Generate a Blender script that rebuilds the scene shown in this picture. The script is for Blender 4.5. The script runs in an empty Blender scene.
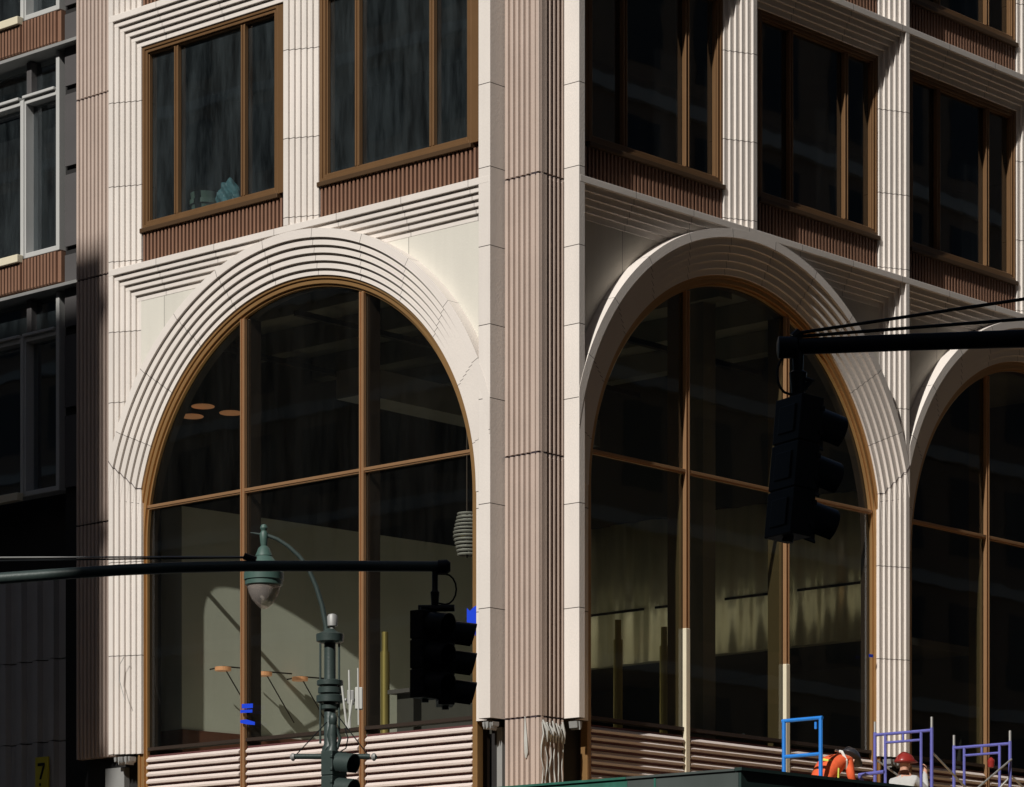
import bpy, bmesh, math, random
from mathutils import Vector, Matrix
random.seed(7)
PI = math.pi
scn = bpy.context.scene
COL = scn.collection

# ---------------------------------------------------------------- camera, sky, sun, exposure
TH = math.radians(42); FPX = 3200.0; YH = 1062.0; DC = 44.0; ZE = 1.7
FW = Vector((-math.sin(TH), math.cos(TH), 0)); RT = Vector((math.cos(TH), math.sin(TH), 0))
CP = -DC*FW - (541-512)/FPX*DC*RT
cam_d = bpy.data.cameras.new('camera'); cam = bpy.data.objects.new('camera', cam_d); COL.objects.link(cam)
cam.location = (CP.x, CP.y, ZE)
cam.rotation_euler = (PI/2, 0, TH)
cam_d.sensor_fit = 'HORIZONTAL'; cam_d.sensor_width = 36; cam_d.lens = 36*FPX/1024
cam_d.shift_x = 0; cam_d.shift_y = (YH-787/2)/1024
cam_d.clip_start = 0.5; cam_d.clip_end = 2000
scn.camera = cam

SUN = Vector((0.18, -1.0, 0.80)).normalized()
elev = math.asin(SUN.z); azim = math.atan2(SUN.x, SUN.y)
w = bpy.data.worlds.new("World"); scn.world = w; w.use_nodes = True
nt = w.node_tree; nt.nodes.clear()
sky = nt.nodes.new('ShaderNodeTexSky'); sky.sky_type = 'NISHITA'; sky.sun_disc = False
sky.sun_elevation = elev; sky.sun_rotation = azim
bg = nt.nodes.new('ShaderNodeBackground'); bg.inputs[1].default_value = 0.05
wo = nt.nodes.new('ShaderNodeOutputWorld'); nt.links.new(sky.outputs[0], bg.inputs[0]); nt.links.new(bg.outputs[0], wo.inputs[0])
sl = bpy.data.lights.new('sun', 'SUN'); sl.energy = 5.0; sl.angle = math.radians(0.5); sl.color = (1, .965, .91)
so = bpy.data.objects.new('sun', sl); COL.objects.link(so); so.location = (10, -30, 60)
so.rotation_euler = (-SUN).to_track_quat('-Z', 'Y').to_euler()
scn.view_settings.view_transform = 'Standard'; scn.view_settings.look = 'None'
scn.view_settings.exposure = -0.14; scn.view_settings.gamma = 1; scn.view_settings.use_curve_mapping = False
scn.cycles.max_bounces = 8; scn.cycles.transparent_max_bounces = 12

def at(px, py, dep):
    p = CP + FW*dep + RT*((px-512)/FPX*dep)
    return Vector((p.x, p.y, ZE + (YH-py)*dep/FPX))

# ---------------------------------------------------------------- materials
def mat(name, col, rough=.6, metal=0., noise=.0, nscale=2., bump=0., bscale=30., spec=.4, joints=None, jcol=(.05, .04, .035), streak=0.):
    m = bpy.data.materials.new(name); m.use_nodes = True
    n = m.node_tree.nodes; l = m.node_tree.links; b = n['Principled BSDF']
    b.inputs['Roughness'].default_value = rough; b.inputs['Metallic'].default_value = metal
    b.inputs['Specular IOR Level'].default_value = spec
    rgb = n.new('ShaderNodeRGB'); rgb.outputs[0].default_value = (*col, 1); out = rgb.outputs[0]
    geo = n.new('ShaderNodeNewGeometry')
    def M(op, a, b_=None, c=None):
        x = n.new('ShaderNodeMath'); x.operation = op
        for i, v in enumerate((a, b_, c)):
            if v is None: continue
            if isinstance(v, (int, float)): x.inputs[i].default_value = v
            else: l.new(v, x.inputs[i])
        return x.outputs[0]
    def mixc(fac, c1, c2, blend='MIX'):
        x = n.new('ShaderNodeMix'); x.data_type = 'RGBA'; x.blend_type = blend
        for i, v in ((0, fac), (6, c1), (7, c2)):
            if isinstance(v, tuple): x.inputs[i].default_value = (*v, 1)
            elif isinstance(v, (int, float)): x.inputs[i].default_value = v
            else: l.new(v, x.inputs[i])
        return x.outputs[2]
    if noise:
        t = n.new('ShaderNodeTexNoise'); t.inputs['Scale'].default_value = nscale; t.inputs['Detail'].default_value = 6
        l.new(geo.outputs['Position'], t.inputs['Vector'])
        v = M('MULTIPLY_ADD', t.outputs[0], noise*2, 1-noise)
        h = n.new('ShaderNodeHueSaturation'); l.new(out, h.inputs['Color']); l.new(v, h.inputs['Value']); out = h.outputs[0]
    if streak:
        mp = n.new('ShaderNodeMapping'); mp.inputs['Scale'].default_value = (9, 9, .5); l.new(geo.outputs['Position'], mp.inputs[0])
        t = n.new('ShaderNodeTexNoise'); t.inputs['Scale'].default_value = 1; t.inputs['Detail'].default_value = 5; l.new(mp.outputs[0], t.inputs['Vector'])
        v = M('MULTIPLY_ADD', t.outputs[0], streak*2, 1-streak)
        h = n.new('ShaderNodeHueSaturation'); l.new(out, h.inputs['Color']); l.new(v, h.inputs['Value']); out = h.outputs[0]
    if joints:
        sp = n.new('ShaderNodeSeparateXYZ'); l.new(geo.outputs['Position'], sp.inputs[0])
        X, Y, Z = sp.outputs
        acc = None; tone = None
        def wn(v):
            x = n.new('ShaderNodeTexWhiteNoise'); x.noise_dimensions = '1D'; l.new(v, x.inputs['W']); return x.outputs['Value']
        for jt in joints:
            if jt[0] == 'z':
                for z in jt[1]:
                    st = M('GREATER_THAN', Z, z); tone = st if tone is None else M('ADD', tone, st)
                    c = M('COMPARE', Z, z, jt[2]); acc = c if acc is None else M('MAXIMUM', acc, c)
            elif jt[0] == 'u':      # vertical joints every pitch along an axis
                ax = X if jt[1] == 'x' else Y
                tone = M('FLOOR', M('DIVIDE', M('SUBTRACT', ax, jt[2]), jt[3]))
                c = M('LESS_THAN', M('WRAP', M('SUBTRACT', ax, jt[2]), jt[3], 0.), jt[4]); acc = c if acc is None else M('MAXIMUM', acc, c)
            elif jt[0] == 'r':      # radial joints round an arch centre
                ax = X if jt[1] == 'x' else Y
                du = M('SUBTRACT', ax, jt[2]); dz = M('SUBTRACT', Z, jt[3])
                an = M('ARCTAN2', dz, du); rr = M('SQRT', M('ADD', M('MULTIPLY', du, du), M('MULTIPLY', dz, dz)))
                tone = M('FLOOR', M('DIVIDE', M('ADD', an, jt[5]), jt[4]))
                fr = M('WRAP', M('ADD', an, jt[5]), jt[4], 0.)
                c = M('LESS_THAN', M('MULTIPLY', fr, rr), .008); acc = c if acc is None else M('MAXIMUM', acc, c)
        h = n.new('ShaderNodeHueSaturation'); l.new(out, h.inputs['Color'])
        obi = n.new('ShaderNodeObjectInfo')
        l.new(M('MULTIPLY_ADD', wn(M('ADD', tone, M('MULTIPLY', obi.outputs['Random'], 50.))), .09, .955), h.inputs['Value']); out = h.outputs[0]
        out = mixc(acc, out, jcol)
    l.new(out, b.inputs['Base Color'])
    if bump:
        t = n.new('ShaderNodeTexNoise'); t.inputs['Scale'].default_value = bscale; t.inputs['Detail'].default_value = 5
        l.new(geo.outputs['Position'], t.inputs['Vector'])
        bp = n.new('ShaderNodeBump'); bp.inputs['Strength'].default_value = bump; bp.inputs['Distance'].default_value = .02
        l.new(t.outputs[0], bp.inputs['Height']); l.new(bp.outputs[0], b.inputs['Normal'])
    return m

def glass(name, tint, dirt, refl=.08, dcol=(.45, .5, .5), dscale=1.5, stretch=(3, 3, .5), wav=.03):
    m = bpy.data.materials.new(name); m.use_nodes = True
    n = m.node_tree.nodes; l = m.node_tree.links; n.clear()
    o = n.new('ShaderNodeOutputMaterial'); tr = n.new('ShaderNodeBsdfTransparent'); tr.inputs[0].default_value = (*tint, 1)
    gl = n.new('ShaderNodeBsdfGlossy'); gl.inputs['Roughness'].default_value = .02; gl.inputs[0].default_value = (.9, .95, 1, 1)
    geo = n.new('ShaderNodeNewGeometry')
    tb = n.new('ShaderNodeTexNoise'); tb.inputs['Scale'].default_value = .8; l.new(geo.outputs['Position'], tb.inputs['Vector'])
    bp = n.new('ShaderNodeBump'); bp.inputs['Strength'].default_value = wav; bp.inputs['Distance'].default_value = .05
    l.new(tb.outputs[0], bp.inputs['Height']); l.new(bp.outputs[0], gl.inputs['Normal'])
    dt = n.new('ShaderNodeVectorMath'); dt.operation = 'DOT_PRODUCT'; l.new(geo.outputs['Incoming'], dt.inputs[0]); l.new(geo.outputs['Normal'], dt.inputs[1])
    def MM(op, *a):
        x = n.new('ShaderNodeMath'); x.operation = op
        for i, v in enumerate(a):
            if isinstance(v, (int, float)): x.inputs[i].default_value = v
            else: l.new(v, x.inputs[i])
        return x.outputs[0]
    frs = MM('MULTIPLY_ADD', MM('POWER', MM('SUBTRACT', 1.0, MM('ABSOLUTE', dt.outputs['Value'])), 5.0), .9, .06)
    mx = n.new('ShaderNodeMixShader'); ad = n.new('ShaderNodeMath'); ad.operation = 'MULTIPLY_ADD'; ad.inputs[1].default_value = .9; ad.inputs[2].default_value = refl
    l.new(frs, ad.inputs[0]); l.new(ad.outputs[0], mx.inputs[0]); l.new(tr.outputs[0], mx.inputs[1]); l.new(gl.outputs[0], mx.inputs[2])
    df = n.new('ShaderNodeBsdfDiffuse'); df.inputs[0].default_value = (*dcol, 1)
    mp = n.new('ShaderNodeMapping'); mp.inputs['Scale'].default_value = stretch; l.new(geo.outputs['Position'], mp.inputs[0])
    t = n.new('ShaderNodeTexNoise'); t.inputs['Scale'].default_value = dscale; t.inputs['Detail'].default_value = 8; t.inputs['Roughness'].default_value = .65
    l.new(mp.outputs[0], t.inputs['Vector'])
    cr = n.new('ShaderNodeMapRange'); cr.inputs[1].default_value = .35; cr.inputs[2].default_value = .8; cr.inputs[3].default_value = dirt*.25; cr.inputs[4].default_value = dirt*2.2
    l.new(t.outputs[0], cr.inputs[0])
    m2 = n.new('ShaderNodeMixShader'); l.new(cr.outputs[0], m2.inputs[0]); l.new(mx.outputs[0], m2.inputs[1]); l.new(df.outputs[0], m2.inputs[2])
    l.new(m2.outputs[0], o.inputs[0])
    return m

ZJ = (6.5, 8.04, 9.5, 10.97, 12.0, 13.1, 14.2, 15.37, 16.68, 18.0, 19.3, 20.6)
CREAM = (.66, .608, .56)
m_pil = mat('cream_terracotta_pier', CREAM, .55, noise=.07, nscale=1.3, bump=.12, streak=.05, joints=[('z', ZJ, .0055)])
m_corx = mat('cream_terracotta_cornice_a', CREAM, .55, noise=.07, nscale=1.3, bump=.12, streak=.04, joints=[('u', 'x', -5.1-.2, 1.31, .008)])
m_cory = mat('cream_terracotta_cornice_b', CREAM, .55, noise=.07, nscale=1.3, bump=.12, streak=.04, joints=[('u', 'y', 4.86-.2, 1.31, .008)])
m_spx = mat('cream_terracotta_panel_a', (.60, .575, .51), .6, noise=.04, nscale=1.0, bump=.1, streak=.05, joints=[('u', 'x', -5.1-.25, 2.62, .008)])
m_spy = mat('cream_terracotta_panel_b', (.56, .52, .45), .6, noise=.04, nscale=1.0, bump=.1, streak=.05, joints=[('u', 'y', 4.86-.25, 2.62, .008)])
MAUVE = (.45, .355, .30)
m_mauve = mat('mauve_fluted_terracotta', MAUVE, .5, noise=.1, nscale=2.2, bump=.1, streak=.08)
m_jointdark = mat('dark_joint', (.035, .022, .028), .7)
m_sillb = mat('dark_bronze_sill', (.10, .058, .03), .4, .4)
m_brown = mat('brown_ribbed_metal', (.20, .108, .07), .5, noise=.12, nscale=4, streak=.1)
m_bronze = mat('bronze_frame', (.20, .11, .05), .38, .45, noise=.12, nscale=3, streak=.08)
m_gold = mat('gold_arch_frame', (.52, .30, .125), .28, .65, noise=.1, nscale=2.5)
m_copper = mat('copper_mullion', (.50, .285, .145), .28, .6, noise=.08, nscale=5)
m_dkbronze = mat('dark_bronze_backing', (.035, .024, .018), .5, .2)
m_finlit = mat('sunlit_bronze_fin', (.085, .062, .025), .5, .2)  # lighter bronze standing for sunlight on the right front's fins
m_louv = mat('mauve_louvre', (.61, .53, .49), .5, noise=.06, nscale=3, streak=.05)
m_louvd = mat('louvre_backing', (.10, .035, .035), .6)
m_gl_arch = glass('clear_glass', (.84, .85, .79), .006, .03, dcol=(.35, .36, .33))
m_gl_up = glass('dirty_glass', (.5, .53, .54), .038, .10, dcol=(.33, .41, .44), dscale=1.5, stretch=(3.4, 3.4, .55))
m_gl_r = glass('side_glass', (.35, .36, .35), .02, .10, dcol=(.3, .33, .34))
m_wallin = mat('olive_plaster', (.60, .62, .56), .8, noise=.1, nscale=1.2, bump=.1, streak=.04)
m_bulk = mat('olive_curtain_wall', (.82, .78, .58), .28, .55, noise=.22, nscale=1.5, streak=.25)
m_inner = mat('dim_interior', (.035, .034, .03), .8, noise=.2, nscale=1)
m_inner2 = mat('interior_ceiling', (.15, .15, .125), .8, noise=.3, nscale=1.2)
m_floorin = mat('interior_floor', (.33, .31, .25), .6, noise=.2)
m_basewd = mat('red_brown_base', (.13, .05, .03), .6, noise=.3, nscale=6)
m_brass = mat('brass', (.55, .45, .16), .35, .8)
m_black = mat('black_paint', (.010, .0115, .0125), .45, spec=.15, noise=.1)
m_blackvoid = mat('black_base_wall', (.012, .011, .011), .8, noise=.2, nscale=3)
m_green = mat('dark_green_paint', (.034, .05, .046), .45, .1, noise=.15, nscale=8, bump=.1)
m_greenl = mat('green_lamp_paint', (.05, .095, .08), .5, .0, noise=.2, nscale=8)
m_greymet = mat('grey_sheet_metal', (.30, .30, .29), .55, .3, noise=.15, nscale=3)
m_white = mat('white_frame', (.43, .43, .415), .5, noise=.06)
m_dkgrey = mat('dark_grey_panel', (.075, .07, .07), .6, noise=.12, nscale=2)
m_corr = mat('grey_corrugated', (.36, .35, .34), .6, noise=.15, nscale=2)
m_brick = mat('brown_brick', (.30, .20, .13), .8, noise=.2, nscale=.4)
m_limest = mat('stone_band', (.55, .50, .42), .8, noise=.1)
m_winopp = mat('dark_window_glass', (.012, .013, .014), .45, spec=.3)
m_road = mat('asphalt', (.05, .05, .052), .85, noise=.2, nscale=.8, bump=.3)
m_pave = mat('concrete_pavement', (.28, .27, .25), .85, noise=.12, nscale=.8, bump=.2, joints=[('u', 'x', 0, 1.5, .02), ('u', 'y', 0, 1.5, .02)], jcol=(.12, .12, .11))
m_paint = mat('road_paint', (.75, .75, .72), .7, noise=.1)
m_shed_g = mat('green_plywood', (.02, .105, .075), .6, noise=.4, nscale=3, streak=.3)
m_shed_n = mat('grey_green_plywood', (.05, .062, .058), .65, noise=.2, nscale=3, streak=.1)
m_shed_shade = mat('shaded_green_plywood', (.012, .030, .026), .65, noise=.3, nscale=2)  # same green plywood darkened to stand for shade on the right side
m_wood = mat('scaffold_timber', (.46, .31, .165), .8, noise=.2, nscale=4, streak=.2)
m_blue = mat('bright_blue_paint', (.02, .19, .62), .4, noise=.1, nscale=10)
m_purple = mat('violet_blue_paint', (.11, .115, .38), .45, noise=.25, nscale=9)
m_tape = mat('blue_tape', (.004, .045, .60), .6)
m_galv = mat('galvanised', (.42, .42, .40), .45, .6, noise=.1)
m_film = mat('pale_protective_film', (.62, .56, .42), .5, noise=.08, nscale=4)
m_plast = mat('white_plastic', (.48, .48, .45), .5, noise=.1, nscale=9)
m_orange = mat('orange_workwear', (.66, .10, .03), .8, noise=.2, nscale=12, bump=.4, bscale=12)
m_yell = mat('lime_vest', (.62, .72, .12), .8, noise=.1, nscale=9)
m_reflect = mat('silver_reflective_tape', (.7, .7, .66), .4)
m_skin = mat('skin', (.50, .27, .19), .55)
m_greyshirt = mat('grey_shirt', (.42, .42, .41), .85, noise=.12, nscale=14, bump=.4, bscale=14)
m_denim = mat('dark_trousers', (.04, .05, .08), .85)
m_redh = mat('dark_red_helmet', (.25, .025, .02), .3)
m_blkh = mat('black_helmet', (.03, .03, .035), .35)
m_teal = mat('turquoise_plastic', (.14, .31, .33), .45, noise=.3, nscale=8)
m_sage = mat('sage_bin', (.16, .25, .19), .5, noise=.1)
m_yellowsign = mat('yellow_sign', (.5, .42, .03), .5, noise=.1)
m_lens = mat('unlit_signal_lens', (.05, .01, .012), .2)
m_hair = mat('dark_hair', (.02, .015, .012), .7)
m_boot = mat('brown_boots', (.08, .05, .03), .7)

def bowl_mat():
    m = bpy.data.materials.new('lamp_bowl_glass'); m.use_nodes = True
    n = m.node_tree.nodes; l = m.node_tree.links; b = n['Principled BSDF']
    b.inputs['Base Color'].default_value = (.62, .55, .50, 1); b.inputs['Roughness'].default_value = .12
    tr = n.new('ShaderNodeBsdfTransparent'); tr.inputs[0].default_value = (.8, .76, .72, 1)
    mx = n.new('ShaderNodeMixShader'); mx.inputs[0].default_value = .3
    l.new(tr.outputs[0], mx.inputs[1]); l.new(b.outputs[0], mx.inputs[2]); l.new(mx.outputs[0], n['Material Output'].inputs[0])
    return m
m_bowl = bowl_mat()
m_disc = mat('copper_lamp_disc', (.60, .30, .16), .4)
_b = m_disc.node_tree.nodes['Principled BSDF']; _b.inputs['Emission Color'].default_value = (1, .45, .2, 1); _b.inputs['Emission Strength'].default_value = .16
m_tube = mat('lit_tube', (.8, .85, .85), .4)
_b = m_tube.node_tree.nodes['Principled BSDF']; _b.inputs['Emission Color'].default_value = (.8, 1, 1, 1); _b.inputs['Emission Strength'].default_value = 2.5

# ---------------------------------------------------------------- mesh helpers
class MB:
    def __init__(s): s.v = []; s.f = []
    def box(s, a, b):
        x0, y0, z0 = a; x1, y1, z1 = b; i = len(s.v)
        s.v += [(x0,y0,z0),(x1,y0,z0),(x1,y1,z0),(x0,y1,z0),(x0,y0,z1),(x1,y0,z1),(x1,y1,z1),(x0,y1,z1)]
        s.f += [tuple(i+k for k in q) for q in ((0,3,2,1),(4,5,6,7),(0,1,5,4),(1,2,6,5),(2,3,7,6),(3,0,4,7))]
        return s
    def prism(s, pts, fn, d0, d1):
        """2D outline pts extruded from depth d0 to d1; fn(u,z,d) -> xyz"""
        i = len(s.v); n = len(pts)
        s.v += [fn(u, z, d0) for u, z in pts] + [fn(u, z, d1) for u, z in pts]
        s.f += [tuple(range(i, i+n)), tuple(range(i+2*n-1, i+n-1, -1))]
        for k in range(n):
            k2 = (k+1) % n; s.f.append((i+k, i+k+n, i+k2+n, i+k2))
        return s
    def strip(s, A, B, fn, d0, d1):
        """solid between two equally sampled curves A (outer) and B (inner)"""
        i = len(s.v); n = len(A)
        for C_ in (A, B):
            for d in (d0, d1): s.v += [fn(u, z, d) for u, z in C_]
        a0, a1, b0, b1 = i, i+n, i+2*n, i+3*n
        for k in range(n-1):
            s.f += [(a0+k, a0+k+1, b0+k+1, b0+k), (a1+k, b1+k, b1+k+1, a1+k+1), (a0+k, a1+k, a1+k+1, a0+k+1), (b0+k, b0+k+1, b1+k+1, b1+k)]
        s.f += [(a0, b0, b1, a1), (a0+n-1, a1+n-1, b1+n-1, b0+n-1)]
        return s
    def tube(s, path, r, n=12, cap=True):
        path = [Vector(p) for p in path]; m = len(path)
        rs = r if isinstance(r, (list, tuple)) else [r]*m
        i0 = len(s.v); up = None
        for k, p in enumerate(path):
            t = (path[min(k+1, m-1)] - path[max(k-1, 0)]).normalized()
            if up is None: up = t.orthogonal().normalized()
            up = (up - t*up.dot(t)).normalized(); sd = t.cross(up)
            for j in range(n):
                a = 2*PI*j/n; s.v.append(tuple(p + (up*math.cos(a)+sd*math.sin(a))*rs[k]))
        for k in range(m-1):
            for j in range(n):
                j2 = (j+1) % n; a = i0+k*n; b = a+n; s.f.append((a+j, a+j2, b+j2, b+j))
        if cap: s.f += [tuple(range(i0+n-1, i0-1, -1)), tuple(range(i0+(m-1)*n, i0+m*n))]
        return s
    def lathe(s, c, prof, n=24):
        c = Vector(c); return s.tube([c+Vector((0, 0, z)) for z, r in prof], [max(r, 1e-4) for z, r in prof], n)
    def build(s, name, m, parent=None, smooth=False, bev=0., tri=True, mods=()):
        me = bpy.data.meshes.new(name); me.from_pydata([tuple(v) for v in s.v], [], s.f)
        bm = bmesh.new(); bm.from_mesh(me)
        big = [f for f in bm.faces if len(f.verts) > 4]
        bmesh.ops.recalc_face_normals(bm, faces=bm.faces)
        if big: bmesh.ops.triangulate(bm, faces=[f for f in bm.faces if len(f.verts) > 4])
        bm.to_mesh(me); bm.free()
        if smooth:
            for p in me.polygons: p.use_smooth = True
        o = bpy.data.objects.new(name, me); COL.objects.link(o)
        if m: me.materials.append(m)
        if parent: o.parent = parent
        if smooth:
            e = o.modifiers.new('es', 'EDGE_SPLIT'); e.split_angle = math.radians(38)
        if bev:
            b = o.modifiers.new('bv', 'BEVEL'); b.width = bev; b.segments = 2; b.limit_method = 'ANGLE'; b.angle_limit = math.radians(45)
        return o

def tag(o, label=None, cat=None, group=None, kind=None):
    if label: o['label'] = label
    if cat: o['category'] = cat
    if group: o['group'] = group
    if kind: o['kind'] = kind
    return o
def empty(name, loc, label, cat, group=None):
    o = bpy.data.objects.new(name, None); COL.objects.link(o); o.location = loc
    o.empty_display_size = .3
    return tag(o, label, cat, group)
def fL(u, z, d): return (u, d, z)          # left street front: u = x, depth inwards = +y
def fR(u, z, d): return (-d, u, z)         # right street front: u = y, depth inwards = -x
def rect(u0, u1, z0, z1): return [(u0, z0), (u1, z0), (u1, z1), (u0, z1)]
def reparent(o, root):                     # children built in world coordinates
    for c in o if isinstance(o, list) else [o]:
        c.parent = root; c.location = c.location - root.location

# ---------------------------------------------------------------- ground
tag(MB().box((-400, -400, -.5), (400, 400, 0)).build('ground', m_road), kind='structure')
pv = MB()
pv.prism([(-80, -4.6), (5.0, -4.6), (5.2, -4.55), (5.4, -4.4), (5.55, -4.2), (5.6, -4), (5.6, 90), (-.6, 90), (-.6, .6), (-80, .6)], lambda u, z, d: (u, z, d), .0, .15)
tag(pv.build('pavement', m_pave), kind='structure')
pv2 = MB(); pv2.box((-120, -50, .001), (120, -34.8, .15)); tag(pv2.build('opposite_pavement', m_pave), kind='structure')
ln = MB()
for k in range(10): ln.box((6.6+k*.001, -7.2+0, .003), (6.9, -6.9, .006)) if False else None
for k in range(9): ln.box((6.5+k*.9, -6.6, .001), (6.95+k*.9, -3.6+0, .005))
for k in range(9): ln.box((2.2, -13.2+k*.9, .001), (5.0, -12.75+k*.9, .005))
tag(ln.build('crosswalk_markings', m_paint), kind='structure')

# ---------------------------------------------------------------- the corner building
B = bpy.data.objects.new('corner_building', None); COL.objects.link(B)
tag(B, 'cream and mauve fluted terracotta corner building with tall arched windows in bronze frames', 'building')
DP = .042
WK = [.10+.085*k for k in range(5)]; WIN = .53
RK = [.13+.105*k for k in range(5)]; RW = .64
ZT = 22.0; ZBANDS = [14.08, 18.04, 22.0]

def pilaster(fn, u0, sgn, z0, z1):
    """stepped jamb: full height layers from outer edge u0 stepping inwards in direction sgn"""
    m = MB()
    for k, wk in enumerate(WK):
        ua, ub = sorted((u0, u0+sgn*wk)); m.prism(rect(ua, ub, z0, z1), fn, DP*k, DP*(k+1))
    ua, ub = sorted((u0, u0+sgn*WIN)); m.prism(rect(ua, ub, z0, z1), fn, DP*5, .5)
    return m.build('pilaster', m_pil, B, bev=.007)
def cornice(fn, u0, u1, zt, m_, skipback=False):
    m = MB(); e = .002
    for k, wk in enumerate(WK):
        m.prism(rect(u0, u1, zt-wk-.0015*0, zt+(.001*k*0)), fn, DP*k-e, DP*(k+1)-e)
    m.prism(rect(u0, u1, zt-WIN, zt), fn, DP*5-e, .52)
    return m.build('cornice', m_, B, bev=.007)

def arc(c, zc, r, a0, a1, n=72):
    return [(c+r*math.cos(a0+(a1-a0)*i/n), zc+r*math.sin(a0+(a1-a0)*i/n)) for i in range(n+1)]

def arch_bay(fn, ax, c, zc, rin, uL, uR, jside, msp):
    """arch surround ring clipped to uL..uR; jside = side (+1/-1) with the stepped jamb"""
    rout = rin+RW
    m = MB()
    for k, w_ in enumerate(RK+[RW]):
        rk = rout-w_
        A = []; Bc = []
        n = 160
        for i in range(n+1):
            a = PI*i/n
            ca, sa = math.cos(a), math.sin(a); rho = rout
            if ca > 1e-6: rho = min(rho, (uR-c)/ca)
            if ca < -1e-6: rho = min(rho, (uL-c)/ca)
            if rho > rk+1e-4: A.append((c+rho*ca, zc+rho*sa)); Bc.append((c+rk*ca, zc+rk*sa))
        d0 = DP*k-.004; d1 = DP*(k+1)-.004 if k < 5 else .5
        m.strip(A, Bc, fn, d0, d1)
    u0, sg = (uL, 1) if jside < 0 else (uR, -1)
    pts = [(u0, zc+math.sqrt(max(0, rout**2-(u0-c)**2)))]
    for k in range(5):
        x = u0+sg*WK[k]; rk = rout-RK[k]; pts.append((x, zc+math.sqrt(max(0, rk*rk-(x-c)**2))))
    x = u0+sg*WIN; pts.append((x, zc+math.sqrt(max(0, rin**2-(x-c)**2)) if rin > abs(x-c) else pts[-1][1]-.1))
    jm = MB()
    for k in range(6):
        (x0, z0), (x1, z1) = pts[k], pts[k+1]
        jm.prism([(x0, z0-.008), (x1, z1-.008), (x1, z1+.008), (x0, z0+.008)] if x1 > x0 else [(x1, z1-.008), (x0, z0-.008), (x0, z0+.008), (x1, z1+.008)], fn, DP*k-.0075, DP*(k+1)+.001)
    jm.build('mitre_joint', m_jointdark, B)
    mm = mat('cream_arch_'+ax+str(round(c)), CREAM, .55, noise=.07, nscale=1.3, bump=.12, joints=[('r', ax, c, zc, math.radians(14.4), math.radians(3.5))])
    o = m.build('arch_surround', mm, B, bev=.007)
    # spandrel wall, two halves meeting over the crown
    s = MB()
    a0 = arc(c, zc, rin+.02, PI/2, PI, 40)
    s.prism([(c, 13.7)]+a0+[(uL+.0, zc), (uL+.0, 13.7)], fn, .214, .5)
    a1 = arc(c, zc, rin+.02, PI/2, 0, 40)
    s.prism([(c, 13.7)]+a1+[(uR, zc), (uR, 13.7)], fn, .214, .5)
    s.build('spandrel_wall', msp, B)
    # jamb wall pieces between opening and bay edge below the springing
    for ua, ub in ((uL, c-rin), (c+rin, uR)):
        if ub-ua > .02: MB().prism(rect(ua+.002, ub, 6.5, zc), fn, .216, .5).build('jamb_wall', m_pil, B)
    return o

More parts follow.
